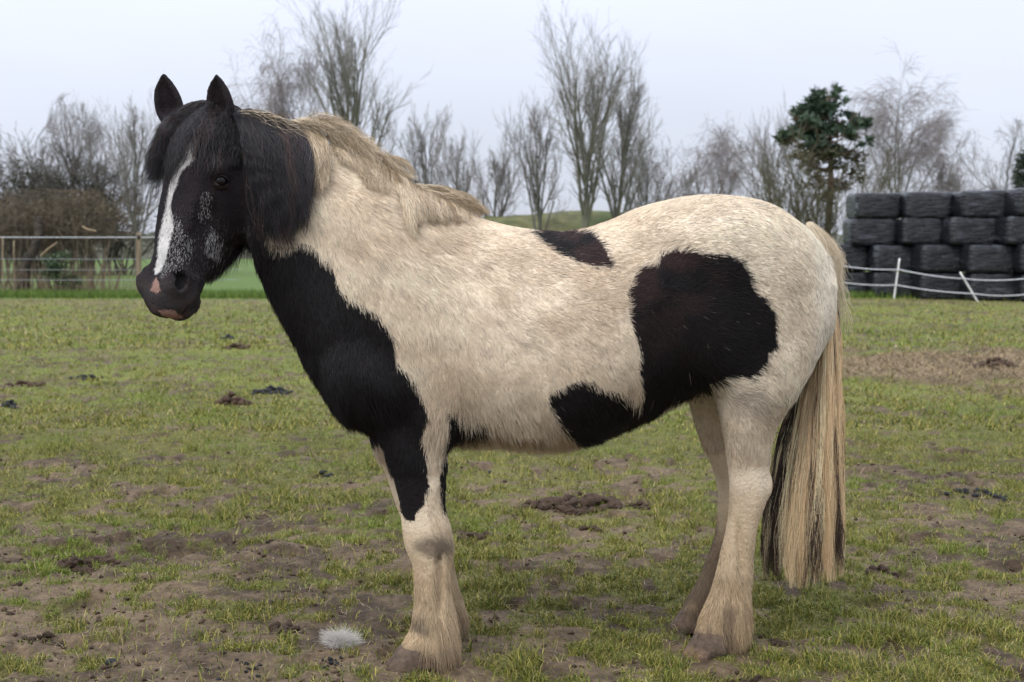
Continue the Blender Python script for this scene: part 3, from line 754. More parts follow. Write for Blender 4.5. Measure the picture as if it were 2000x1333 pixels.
FLOW = np.array([  # chart u, v, direction u, v
 (350, 300, -.25, 1), (320, 420, -.15, 1), (310, 540, -.15, .6), (430, 300, .1, 1), (430, 420, -.1, 1), (400, 520, -.2, 1), (480, 420, .1, 1), (480, 500, 0, 1),
 (560, 300, .3, 1), (560, 430, .25, 1), (560, 520, .05, 1), (560, 620, .05, 1), (640, 340, .7, .6), (700, 360, .8, .6), (640, 430, .5, .8), (700, 480, .6, .8), (760, 420, .7, .7), (680, 560, .4, .9),
 (640, 640, .25, 1), (620, 740, .35, 1), (700, 740, .3, 1), (760, 560, .6, .8), (840, 480, .8, .7), (800, 680, .35, 1), (860, 620, .4, 1), (860, 760, .05, 1), (790, 800, .1, 1), (720, 830, .4, 1),
 (940, 460, 1, .5), (1040, 480, 1, .3), (960, 580, .85, .6), (950, 700, .35, 1), (940, 800, .2, 1), (1040, 600, .9, .5), (1040, 700, .7, .8), (1050, 820, .25, 1), (1140, 560, 1, .35), (1140, 680, .85, .55),
 (1150, 800, .5, .9), (1200, 860, .6, .6), (1240, 460, 1, .3), (1250, 560, .2, -.1), (1300, 540, .1, -.8), (1230, 700, .6, .9), (1320, 600, .3, .3), (1300, 700, .1, 1), (1300, 780, .2, 1), (1350, 560, .8, -.3),
 (1350, 680, .1, 1), (1420, 560, 1, 0), (1420, 640, 1, .15), (1440, 720, 1, .3), (1370, 760, 0, 1), (1340, 430, 1, -.05), (1420, 430, 1, .15), (1500, 450, 1, .4), (1560, 480, .7, .8), (1520, 560, .9, .5),
 (1600, 560, .3, 1), (1540, 660, .8, .7), (1610, 660, 0, 1), (1570, 740, -.2, 1), (1460, 780, .9, -.25), (1500, 790, .5, .5), (1440, 830, .2, 1), (1460, 900, .1, 1), (1450, 1000, .05, 1), (1430, 1120, .1, 1),
 (1410, 1200, .05, 1), (1440, 1240, .25, 1), (1360, 900, 0, 1), (1380, 1100, 0, 1), (1340, 1200, 0, 1), (790, 880, .05, 1), (860, 880, .1, 1), (820, 960, .1, 1), (830, 1040, .2, 1), (845, 1062, .5, .7), (840, 1130, .08, 1),
 (840, 1200, .1, 1), (800, 1260, -.1, 1), (870, 1260, .2, 1), (900, 1150, .2, 1)], float)
FLOW[:, 2:] = norm(FLOW[:, 2:])

def flow(u, v):
    o = np.zeros((len(u), 2)); w = np.zeros(len(u))
    for fu, fv, du, dv in FLOW:
        q = 1.0 / (((u - fu) ** 2 + (v - fv) ** 2) + 350.0) ** 1.7; o[:, 0] += q * du; o[:, 1] += q * dv; w += q
    return norm(o)

def fur_len(p, nrm, u, v, black):
    t_, d_, w_ = Hc(p); head_ = is_head(p)
    L = 0.020 + 0.006 * sstep(600, 720, u) * (1 - sstep(860, 960, u))
    L = np.where((u < 760) & ~head_, 0.027, L)
    under = sstep(-0.15, -0.75, nrm[:, 2])
    L = L * (1 + (0.85 + 1.0 * sstep(680, 560, u)) * under * (p[:, 2] > .55))
    lz = p[:, 2]
    L = np.where(lz < 0.60, 0.0085, L)
    L = np.where(lz < 0.34, 0.012 + 0.026 * sstep(0.34, 0.10, lz), L)
    back = nrm[:, 0] > 0.15
    L = L + np.where((lz < 0.40) & back, 0.022 * sstep(.40, .12, lz), 0)
    L = np.where((lz < 0.13) & (nrm[:, 0] < -.1), 0.019, L)
    L = L + np.where((lz < 0.56) & (lz > .34) & (u < 950) & back, 0.012, 0)
    # face short, jaw line and chin bearded
    Lh = 0.0095 + 0.005 * sstep(-.03, -.12, d_) 
    jaw = sstep(-.25, -.75, nrm @ HD) * sstep(.20, .30, t_)
    Lh = Lh + 0.062 * jaw * (1 - .75 * sstep(.34, .48, t_))
    Lh = np.where(t_ > .50, 0.0060 + 0.016 * jaw * (t_ < .57) * (d_ < -.07), Lh)
    L = np.where(head_ & (t_ > -.02), Lh, L)
    L = np.where(head_ & (t_ <= -.02), 0.006, L)
    return L

def grow_fur(n):
    w = BA.copy(); ctr = BV[BF].mean(1); nn = BN[BF[:, 0]]
    hd = is_head(ctr)
    w *= np.where(nn[:, 1] > 0.45, 0.30, 1.0)          # the flank turned away needs fewer
    w *= np.where(hd, 3.4, 1.0) * np.where(ctr[:, 2] < .45, 1.5, 1.0)
    w *= (ctr[:, 2] > np.where(nn[:, 0] < 0.1, 0.062, 0.045))
    cdf = np.cumsum(w); f = np.searchsorted(cdf, rng.random(n) * cdf[-1]).clip(0, len(BF) - 1)
    a, b_ = rng.random(n)[:, None], rng.random(n)[:, None]
    q = BV[BF[f]]; p = (q[:, 0] * (1 - a) + q[:, 1] * a) * (1 - b_) + (q[:, 3] * (1 - a) + q[:, 2] * a) * b_
    qn = BN[BF[f]]; nr_ = norm((qn[:, 0] * (1 - a) + qn[:, 1] * a) * (1 - b_) + (qn[:, 3] * (1 - a) + qn[:, 2] * a) * b_)
    t_, d_, w_ = Hc(p)
    eye = (np.abs(t_ - .210) < .014) & (np.abs(d_ + .026) < .024) & (np.abs(w_) > .08)
    nost = (t_ > .48) & (t_ < .56) & (field_at(p + nr_ * .02) < .006) & (np.abs(w_) > .03)
    keep = ~eye & ~nost
    p, nr_ = p[keep], nr_[keep]; n = len(p)
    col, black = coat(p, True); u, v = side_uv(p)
    d2 = flow(u, v)
    wv = (fbm(p, 9, 3, 401) - .5) * 1.2 + (fbm(p, 40, 2, 402) - .5) * .8 + rng.normal(0, .13, n)
    cs, sn = np.cos(wv), np.sin(wv); d2 = np.stack([d2[:, 0] * cs - d2[:, 1] * sn, d2[:, 0] * sn + d2[:, 1] * cs], -1)
    d3 = np.stack([d2[:, 0], np.zeros(n), -d2[:, 1]], -1)
    d3 = norm(d3 - nr_ * (d3 * nr_).sum(1, keepdims=True) + 1e-6)
    L = fur_len(p, nr_, u, v, black) * (0.55 + 0.75 * rng.random(n)) * (0.75 + .5 * fbm(p, 22, 2, 403))
    L = L[:, None]
    head_ = is_head(p)[:, None]
    lift = np.where(head_, 0.30, 0.26) * (0.4 + 1.1 * rng.random((n, 1))) * (0.6 + .8 * fbm(p, 30, 2, 404)[:, None])
    long_ = sstep(.03, .05, L)
    grav = np.array([0, 0, -1.0])
    # neighbouring hairs lean together into locks
    cell = 0.008; ci_ = np.floor(p / cell + 0.6 * (fbm(p, 60, 2, 405)[:, None] - .5)).astype(np.int64)
    jit = np.stack([hsh(ci_[:, 0], ci_[:, 1], ci_[:, 2], s_) for s_ in (1, 2, 3)], -1)
    cc = (ci_ + .25 + .5 * jit) * cell; pull = cc - p; pull = pull - nr_ * (pull * nr_).sum(1, keepdims=True)
    m = 4; pts = np.zeros((n, m, 3))
    for k_ in range(m):
        s = k_ / (m - 1)
        pts[:, k_] = p - nr_ * .001 + L * s * (d3 * (1 - .25 * lift) + nr_ * lift * (1 - .45 * s)) + pull * (0.38 * s * s) + grav * L * long_ * s * s * .35
    r0 = np.where(L > .03, .00050, .00042) * np.ones((n, 1)); r0 = np.where(head_, .00036, r0)
    rad = r0 * np.array([1.0, .95, .75, .25])[None]
    # hair tone varies from strand to strand
    tone = (0.80 + 0.42 * rng.random((n, 1)))
    col = col * tone
    dark = (rng.random(n) < (0.06 + .10 * sstep(1300, 1450, u)) * (~black) * (fbm(p, 12, 2, 406) * 2))[:, None]
    col = np.where(dark, col * .45, col)
    wh = (rng.random(n) < 0.0025)[:, None] & black[:, None] & (u > 1000)[:, None]
    col = np.where(wh, np.array([.22, .19, .17]), col)
    return pts, rad, np.clip(col, 0, .9)
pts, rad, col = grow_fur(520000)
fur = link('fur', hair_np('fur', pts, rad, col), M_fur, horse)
tag(fur, kind='stuff')

# ------------------------------------------------------------------ long hair: guides in chart coordinates, laid over the body
def resample(g, m):
    g = np.asarray(g, float); d = np.r_[0, np.cumsum(np.hypot(*(g[1:, :2] - g[:-1, :2]).T))]; s = np.linspace(0, d[-1], m)
    o = np.stack([np.interp(s, d, g[:, j]) for j in range(g.shape[1])], -1)
    for _ in range(2): o[1:-1] = .25 * o[:-2] + .5 * o[1:-1] + .25 * o[2:]
    return o

def drape(guides, n, colors, spread=(6, 16), off=(.006, .030), m=12, lock=7, rad=.00055, wavy=3.0, default=None, lenvar=.35, free=False):
    """guides: lists of (u, v) or (u, v, depth) points; strands are blended between neighbouring guides"""
    K = len(guides); has = len(guides[0][0]) > 2
    G = np.stack([resample(g, m) for g in guides])                   # K,m,2|3
    q = rng.random(n) * (K - 1); nl = int(K * lock); lq = (np.arange(nl) + rng.random(nl)) / nl * (K - 1)
    li = np.abs(q[:, None] - lq[None]).argmin(1) if n * nl < 4e7 else np.clip((q / (K - 1) * nl).astype(int), 0, nl - 1)
    s = np.linspace(0, 1, m)
    qq = q[:, None] * (1 - .8 * s[None] ** .7) + lq[li][:, None] * .8 * s[None] ** .7      # locks gather towards the tips
    i = np.clip(np.floor(qq).astype(int), 0, K - 2); f = (qq - i)[..., None]; ar = np.arange(m)[None]
    g = G[i, ar] * (1 - f) + G[i + 1, ar] * f
    # cut to different lengths
    L = 1 - lenvar * rng.random(n) ** 1.6; L = L * (1 - .18 * rng.random(nl)[li])
    sm = s[None] * L[:, None]; x = sm * (m - 1); i0 = np.clip(x.astype(int), 0, m - 2); fr = (x - i0)[..., None]; an = np.arange(n)[:, None]
    g = g[an, i0] * (1 - fr) + g[an, i0 + 1] * fr
    lk = rng.normal(0, 1, (nl, 2))[li]; own = rng.normal(0, 1, (n, 2))
    sp = spread[0] + (spread[1] - spread[0]) * s[None, :, None]
    ph = rng.random((nl, 2))[li] * 6.28 ; fq = 1.5 + 2.5 * rng.random((nl, 1))[li]
    wv = np.stack([np.sin(s[None] * 6.28 * fq + ph[:, :1]), np.cos(s[None] * 5.2 * fq + ph[:, 1:])], -1) * wavy * (s[None, :, None]) 
    uv = g[..., :2] + sp * (.55 * lk[:, None] * s[None, :, None] + .45 * own[:, None] * np.array([1, .5])) + wv
    o = off[0] + (off[1] - off[0]) * rng.random((n, 1)) ** 1.2
    if has: Y = g[..., 2] + o * rng.choice([-1, 1], (n, 1))
    else:
        Y = np.full(uv.shape[:2], 3.9)
        for _ in range(3):
            w = P(uv[..., 0], uv[..., 1], Y); Y = neary(w[..., 0], w[..., 2], 9.0)
            bad = Y > 8
            dflt = yc_body(uv[..., 0]) if default is None else default
            Y = np.where(bad, dflt, Y) 
            if free: pass
        for j in range(1, m): Y[:, j] = np.minimum(Y[:, j], Y[:, j - 1] + .012)
        for _ in range(3):
            sm_ = Y.copy(); sm_[:, 1:-1] = (Y[:, :-2] + Y[:, 1:-1] + Y[:, 2:]) / 3; Y = np.minimum(Y, sm_ + .002)
        Y = Y - o * (.25 + .75 * np.sin(np.minimum(s * 1.6, 1.57)))[None]
    pts = P(uv[..., 0], uv[..., 1], Y)
    R = rad * (.8 + .4 * rng.random((n, 1))) * np.interp(s, [0, .7, 1], [1, .9, .3])[None]
    lc = rng.random(nl)[li][:, None]; c = colors(g[:, 0, 0], q / (K - 1), lc, rng.random((n, 1)))
    return pts, R, np.clip(c, 0, .9)

def c_black(u0, q, lc, r): 
    c = np.array([.016, .0140, .0150]) * (.30 + 2.6 * r ** 3) * (.40 + 3.2 * lc ** 3); red = (r > .90) | (lc > .93)  # brighter strands and locks stand in for highlights, darker locks for shaded gaps
    return np.where(red, np.array([.060, .032, .026]) * (.6 + .6 * lc), c)
def c_tan(u0, q, lc, r):
    return (np.array([.36, .255, .145]) * (1 - lc) + np.array([.82, .68, .48]) * lc) * (.42 + .85 * r)
def cat3(l): return [np.concatenate([x[j] for x in l]) for j in range(3)]

# forelock
fl = [
 [(372, 203), (345, 215), (318, 245), (298, 300), (288, 350)], [(378, 201), (350, 216), (325, 250), (303, 310), (292, 372)], [(386, 199), (360, 215), (335, 255), (315, 320), (302, 390)],
 [(394, 198), (374, 213), (352, 245), (336, 290), (326, 330)], [(402, 198), (388, 214), (372, 238), (360, 265), (352, 290)], [(410, 200), (402, 218), (394, 240), (386, 260), (380, 278)],
 [(418, 205), (416, 225), (412, 245), (408, 265), (402, 285)], [(428, 215), (432, 235), (432, 255), (430, 275), (426, 290)], [(436, 222), (446, 240), (452, 260), (456, 280), (456, 298)]]
A_ = drape(fl[:5], 4200, c_black, spread=(4, 10), off=(.003, .026), lock=8, wavy=3.5, default=4.04, rad=.00046, lenvar=.55)
A_b = drape(fl[4:], 1300, c_black, spread=(5, 12), off=(.003, .022), lock=9, wavy=4, default=4.0, rad=.00044, lenvar=.85)
fl2 = [[(382, 203), (350, 222), (318, 262), (300, 310), (286, 345)], [(390, 203), (365, 228), (340, 280), (322, 340), (306, 395)], [(402, 204), (386, 228), (362, 268), (346, 305), (334, 340)]]
A2 = drape(fl2, 1300, c_black, spread=(8, 18), off=(.012, .030), lock=14, wavy=6, default=4.0, rad=.00042, lenvar=.6)
fl3 = [[(462, 238), (470, 265), (472, 300), (470, 335)], [(455, 240), (455, 270), (450, 300), (440, 325)]]
A3 = drape(fl3, 500, c_black, spread=(5, 9), off=(.004, .016), lock=6, wavy=2)
sg_ = [[(390, 203), (375, 225), (372, 262), (368, 300), (358, 345)], [(398, 204), (392, 240), (388, 285), (384, 325), (372, 362)], [(410, 208), (412, 245), (408, 290), (402, 335), (396, 372)], [(424, 214), (436, 250), (440, 290), (436, 320), (428, 340)]]
A5 = drape(sg_, 170, c_black, spread=(6, 14), off=(.004, .02), lock=9, wavy=5, default=4.0, rad=.00045, lenvar=.4)
link('forelock', hair_np('forelock', *cat3([A_, A_b, A2, A3, A5])), M_long, horse)

# mane, black part behind the ear and pale part along the crest
mb = [[(455, 224), (470, 250), (480, 300), (492, 360), (512, 425), (520, 455)], [(470, 217), (488, 240), (500, 290), (512, 350), (526, 425), (536, 478)], [(485, 214), (508, 235), (525, 285), (534, 345), (546, 425), (554, 482)],
      [(500, 218), (530, 238), (548, 285), (556, 340), (564, 415), (570, 462)], [(520, 226), (552, 245), (572, 285), (578, 340), (584, 400), (586, 440)], [(540, 234), (572, 250), (592, 285), (599, 335), (602, 385), (602, 420)],
      [(556, 240), (582, 255), (600, 285), (606, 325), (603, 360)]]
Mk = drape(mb, 9000, c_black, spread=(4, 15), off=(.004, .050), lock=4, wavy=5, rad=.00052, lenvar=.5)
mb2 = [[(460, 225), (500, 224), (540, 250), (580, 262), (604, 275)], [(475, 218), (520, 222), (560, 240), (595, 250), (612, 268)]]
def c_mix(u0, q, lc, r): return np.where(r > .6, c_tan(u0, q, lc, r), c_black(u0, q, lc, r))
Mk2 = drape(mb2, 130, c_mix, spread=(9, 16), off=(.030, .055), lock=20, wavy=5, rad=.0004)
mb3 = [[(458, 236), (478, 226), (500, 230), (520, 246)], [(480, 234), (505, 225), (530, 234), (552, 250)], [(510, 234), (540, 231), (565, 242), (585, 260)]]
Mk3 = drape(mb3, 160, c_black, spread=(6, 12), off=(-.02, .03), lock=14, wavy=5, rad=.00045, lenvar=.6)
mb4 = [[tuple(np.array(p_) + np.array([2, 34 * i_ / 5])) for i_, p_ in enumerate(g_)] for g_ in mb]
Mk4 = drape(mb4, 1100, c_black, spread=(4, 12), off=(.02, .05), lock=8, wavy=6, rad=.0005, lenvar=.3)
mt0 = [[(585, 245), (602, 262), (612, 295), (616, 335), (612, 385)], [(600, 246), (615, 262), (628, 295), (634, 335), (632, 372)], [(618, 250), (628, 262), (638, 285), (641, 315), (640, 345)]]
M0 = drape(mt0, 1700, c_tan, spread=(4, 8), off=(.006, .040), lock=10, wavy=3, rad=.0005)
crest = [[(560, 240), (590, 236), (620, 243), (640, 262)], [(600, 243), (632, 232), (660, 245), (680, 275)], [(640, 254), (665, 240), (695, 262), (712, 300)], [(665, 268), (690, 262), (718, 285), (738, 330)], [(700, 290), (725, 285), (748, 312), (762, 355)],
         [(728, 308), (748, 300), (770, 325), (778, 370)]]
M1 = drape(crest, 900, c_tan, spread=(9, 18), off=(-.02, .045), lock=8, wavy=4, rad=.00045, default=None, lenvar=.6)
sweep = [[(585, 243), (618, 240), (655, 262), (680, 305)], [(600, 242), (640, 246), (688, 282), (712, 330)], [(628, 247), (672, 262), (718, 308), (742, 352)], [(658, 260), (702, 280), (745, 326), (764, 372)], [(690, 280), (735, 302), (774, 346), (786, 390)], [(722, 304), (762, 320), (800, 352), (824, 376)]]
M1c = drape(sweep, 4200, c_tan, spread=(5, 11), off=(-.012, .035), lock=4, wavy=4, rad=.0005, lenvar=.5)
crest2 = [[(640, 265), (650, 280), (665, 300), (680, 320)], [(680, 280), (690, 300), (705, 325), (722, 345)], [(715, 305), (725, 325), (740, 350), (752, 375)], [(735, 315), (745, 335), (752, 355), (755, 375)]]
M1b = drape(crest2, 3000, c_tan, spread=(7, 12), off=(.004, .030), lock=9, wavy=4, rad=.00048)
arc = [[(740, 318), (765, 302), (795, 312), (818, 345)], [(735, 312), (762, 310), (790, 325), (810, 352)], [(725, 305), (700, 262), (712, 285), (722, 320)]]
M2 = drape(arc[:2], 150, c_tan, spread=(4, 5), off=(-.01, .02), lock=10, wavy=2, rad=.0005)
fall = [[(752, 340), (772, 350), (786, 385), (800, 430), (808, 478)], [(762, 344), (785, 352), (802, 385), (815, 425), (822, 462)], [(778, 352), (802, 358), (822, 385), (836, 415), (844, 440)], [(796, 360), (822, 366), (842, 385), (852, 415), (855, 445)],
        [(820, 368), (845, 375), (865, 395), (875, 418), (880, 440)], [(845, 374), (870, 382), (892, 402), (905, 425), (914, 445)], [(872, 382), (895, 388), (918, 400), (935, 418), (948, 432)], [(895, 388), (915, 388), (935, 396), (950, 412)]]
M3 = drape(fall, 7500, c_tan, spread=(3, 9), off=(.004, .034), lock=4, wavy=3, rad=.0005, lenvar=.6)
wisp = [[(700, 285), (720, 240), (712, 265), (716, 300)], [(820, 362), (860, 362), (900, 378), (945, 398)], [(650, 250), (690, 225), (705, 262), (708, 290)]]
M4 = drape([wisp[1], fall[6]], 420, c_tan, spread=(5, 8), off=(.0, .02), lock=10, wavy=3, rad=.00045)
link('mane', hair_np('mane', *cat3([Mk, Mk2, Mk3, Mk4, M0, M1, M1c, M1b, M2, M3, M4])), M_long, horse)

# tail: hangs from the dock behind the quarters, dark underneath
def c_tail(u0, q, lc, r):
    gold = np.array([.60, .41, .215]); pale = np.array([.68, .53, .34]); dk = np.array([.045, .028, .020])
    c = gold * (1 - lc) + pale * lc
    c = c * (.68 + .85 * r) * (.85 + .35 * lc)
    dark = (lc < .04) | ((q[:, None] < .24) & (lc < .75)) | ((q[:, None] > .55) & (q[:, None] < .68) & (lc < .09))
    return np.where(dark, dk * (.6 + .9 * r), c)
tl = [[(1572, 690, 4.27), (1545, 790, 4.27), (1518, 870, 4.25), (1503, 980, 4.23), (1494, 1080, 4.22), (1490, 1135, 4.22)],
      [(1590, 660, 4.26), (1562, 770, 4.25), (1540, 870, 4.22), (1525, 980, 4.20), (1516, 1080, 4.19), (1512, 1156, 4.19)],
      [(1608, 620, 4.24), (1582, 740, 4.22), (1565, 850, 4.18), (1552, 980, 4.16), (1543, 1080, 4.15), (1540, 1160, 4.15)],
      [(1614, 560, 4.22), (1602, 700, 4.19), (1592, 830, 4.15), (1584, 980, 4.13), (1576, 1080, 4.12), (1574, 1160, 4.12)],
      [(1612, 510, 4.20), (1618, 660, 4.16), (1612, 820, 4.13), (1608, 980, 4.12), (1606, 1080, 4.12), (1606, 1156, 4.12)],
      [(1606, 470, 4.20), (1630, 620, 4.17), (1630, 800, 4.16), (1630, 980, 4.16), (1632, 1080, 4.16), (1634, 1150, 4.16)],
      [(1600, 455, 4.22), (1636, 600, 4.20), (1640, 800, 4.20), (1640, 980, 4.20), (1646, 1060, 4.20), (1652, 1120, 4.20)]]
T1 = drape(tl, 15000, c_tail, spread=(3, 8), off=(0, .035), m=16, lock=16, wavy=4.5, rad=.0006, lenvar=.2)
def c_dk(u0, q, lc, r): return np.array([.050, .033, .024]) * (.4 + 1.2 * r) * np.ones_like(lc)
tl2 = [[(1590, 850, 4.13), (1586, 960, 4.115), (1580, 1060, 4.105), (1576, 1152, 4.105)], [(1606, 880, 4.115), (1604, 980, 4.105), (1602, 1070, 4.10), (1600, 1154, 4.10)], [(1634, 930, 4.14), (1636, 1000, 4.14), (1640, 1070, 4.14), (1644, 1140, 4.14)]]
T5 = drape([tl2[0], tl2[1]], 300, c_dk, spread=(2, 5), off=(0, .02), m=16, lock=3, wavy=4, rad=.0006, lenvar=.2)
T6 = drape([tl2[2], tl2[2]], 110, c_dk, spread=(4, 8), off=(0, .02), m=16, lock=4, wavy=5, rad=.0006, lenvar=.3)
def c_pale(u0, q, lc, r): return (np.array([.62, .50, .33]) * (1 - lc) + np.array([.72, .62, .46]) * lc) * (.7 + .5 * r)
dock = [[(1578, 440, 4.17), (1592, 480, 4.14), (1604, 540, 4.13), (1612, 600, 4.13)], [(1580, 436, 4.19), (1602, 465, 4.17), (1618, 520, 4.17), (1628, 590, 4.17)], [(1584, 436, 4.21), (1612, 462, 4.21), (1630, 500, 4.21), (1636, 560, 4.21)],
        [(1588, 440, 4.23), (1616, 468, 4.24), (1632, 505, 4.25), (1634, 550, 4.25)]]
T2 = drape(dock, 3800, c_pale, spread=(4, 9), off=(0, .03), m=16, lock=16, wavy=3, rad=.0005, lenvar=.5)
fly = [[(1596, 452, 4.20), (1618, 475, 4.20), (1636, 500, 4.20), (1642, 515, 4.20)], [(1604, 470, 4.20), (1622, 500, 4.20), (1636, 540, 4.20), (1636, 575, 4.20)], [(1612, 500, 4.2), (1626, 560, 4.2), (1638, 620, 4.2), (1638, 680, 4.2)]]
T3 = drape(fly, 650, c_pale, spread=(8, 16), off=(0, .04), m=16, lock=14, wavy=3, rad=.00045, lenvar=.5)


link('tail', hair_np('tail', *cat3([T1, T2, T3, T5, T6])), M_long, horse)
# ------------------------------------------------------------------ far ground features
def ridge(name, u0, u1, vtop, Y, depth, col, jag=0.3, kind='structure', seed=0):
    xs = np.linspace(P(u0, 480, Y)[0], P(u1, 480, Y)[0], 240); dsp = np.linspace(-depth, depth, 14); h = CAM_H + (480 - vtop) * Y / FPX
    X, D = np.meshgrid(xs, dsp, indexing='ij')
    ends = np.clip(np.minimum(X - xs[0], xs[-1] - X) / ((xs[-1] - xs[0]) * .16), 0, 1); ends = sstep(0, 1, ends)
    Z = h * ends * np.cos(D / depth * math.pi / 2) ** .8 * (1 - jag * .5 + jag * fbm(v3(X, D), .25, 4, 501 + seed)) - .15
    n, m = X.shape; i = np.arange(n * m).reshape(n, m); V = v3(X, Y + D, Z).reshape(-1, 3)
    F = np.stack([i[:-1, :-1], i[1:, :-1], i[1:, 1:], i[:-1, 1:]], -1).reshape(-1, 4)
    C = np.asarray(col[0]) + (np.asarray(col[1]) - np.asarray(col[0])) * sstep(.35, .65, fbm(V, .55, 5, 511 + seed))[:, None]
    return tag(link(name, mesh_np(name, V, F, True, C), M_far), kind=kind)
M_far = mat_attr('bank_turf', rough=.95, spec=.1, noise=.35, nscale=1.2, bump=.12, bscale=2.5)
ridge('grassy_bank', 880, 1330, 414, 62, 6, ((.085, .105, .045), (.15, .145, .07)), .25)
ridge('far_hedgerow', -900, 700, 450, 131, 4, ((.055, .060, .040), (.115, .115, .085)), .55, 'stuff', 3)
ridge('far_hedgerow', 1180, 2900, 446, 131, 4, ((.065, .070, .055), (.12, .12, .10)), .6, 'stuff', 5)

# ------------------------------------------------------------------ bare trees
def grow(Pn, R, nc, t0, t1, ang, lenf, m, wob, up, rr, rg):
    """children on every parent polyline"""
    n, mp, _ = Pn.shape
    t = (t0 + (t1 - t0) * (np.arange(nc)[None] + rg.random((n, nc))) / nc).ravel(); par = np.repeat(np.arange(n), nc)
    x = t * (mp - 1); i = np.clip(x.astype(int), 0, mp - 2); f = (x - i)[:, None]
    p = Pn[par, i] * (1 - f) + Pn[par, i + 1] * f; tg = norm(Pn[par, i + 1] - Pn[par, i])
    Lp = np.linalg.norm(np.diff(Pn, axis=1), axis=2).sum(1)[par]
    rd = rg.normal(size=(len(par), 3)); rd = norm(rd - tg * (rd * tg).sum(1, keepdims=True))
    a = (np.asarray(ang) * (0.7 + .6 * rg.random(len(par))))[:, None]
    d = norm(tg * np.cos(a) + rd * np.sin(a)); L = (Lp * lenf(t) * (.6 + .7 * rg.random(len(par))))[:, None]
    out = np.zeros((len(par), m, 3)); out[:, 0] = p
    for k in range(1, m):
        d = norm(d + rg.normal(size=d.shape) * wob + np.array([0, 0, up]) / m); out[:, k] = out[:, k - 1] + d * L / (m - 1)
    r0 = ((R[par, i] * (1 - f[:, 0]) + R[par, i + 1] * f[:, 0]) * rr)[:, None]
    return out, r0 * np.linspace(1, .35, m)[None]

KINDS = {
 'oak':    dict(tr=(.30, .85), l1=(15, .18, 1, .95, lambda t: 1.15 - .45 * t, .16, .22), l2=(8, .25, 1, .75, lambda t: .55 - .15 * t, .16, .25), l3=(8, .2, 1, .7, lambda t: .50, .15, .15), l4=(5, .15, 1, .7, lambda t: .5, .1, .1), col=((.125, .117, .104), (.215, .198, .180))),
 'poplar': dict(tr=(.20, .97), l1=(17, .13, .93, .36, lambda t: .66 * (1 - t) ** .8 + .10, .05, .45), l2=(8, .15, 1, .42, lambda t: .40, .07, .40), l3=(7, .15, 1, .5, lambda t: .42, .08, .35), l4=(4, .2, 1, .5, lambda t: .55, .08, .3), col=((.165, .162, .115), (.245, .228, .200))),
 'birch':  dict(tr=(.17, .97), l1=(16, .15, .97, .62, lambda t: .58 * (1 - t) ** .7 + .16, .07, .35), l2=(8, .2, 1, .6, lambda t: .50, .10, -.1), l3=(8, .2, 1, .7, lambda t: .48, .10, -.8), l4=(5, .2, 1, .6, lambda t: .8, .08, -1.3), col=((.34, .32, .30), (.270, .238, .225))),
 'young':  dict(tr=(.20, .96), l1=(15, .10, .95, .60, lambda t: .62 * (1 - t) ** .8 + .14, .07, .35), l2=(7, .2, 1, .6, lambda t: .48, .09, .3), l3=(6, .2, 1, .6, lambda t: .48, .1, .2), l4=(4, .2, 1, .6, lambda t: .55, .1, .15), col=((.150, .145, .120), (.245, .225, .205))),
}
BARK = {}
def bark(kind):
    if kind not in BARK:
        c1, c2 = KINDS[kind]['col']  # bark and twig colours are lightened to stand in for distance haze
        a = mat_noise(kind + '_bark', tuple(.6 * q for q in c1), tuple(1.25 * q for q in c1), 1.6, .9, .1, stretch=(1, 1, .3) if kind != 'birch' else (1, 1, 1.5))
        b2 = mat_noise(kind + '_twig', tuple(.8 * q for q in c2), tuple(1.2 * q for q in c2), .5, .9, .1)
        BARK[kind] = (a, b2)
    return BARK[kind]

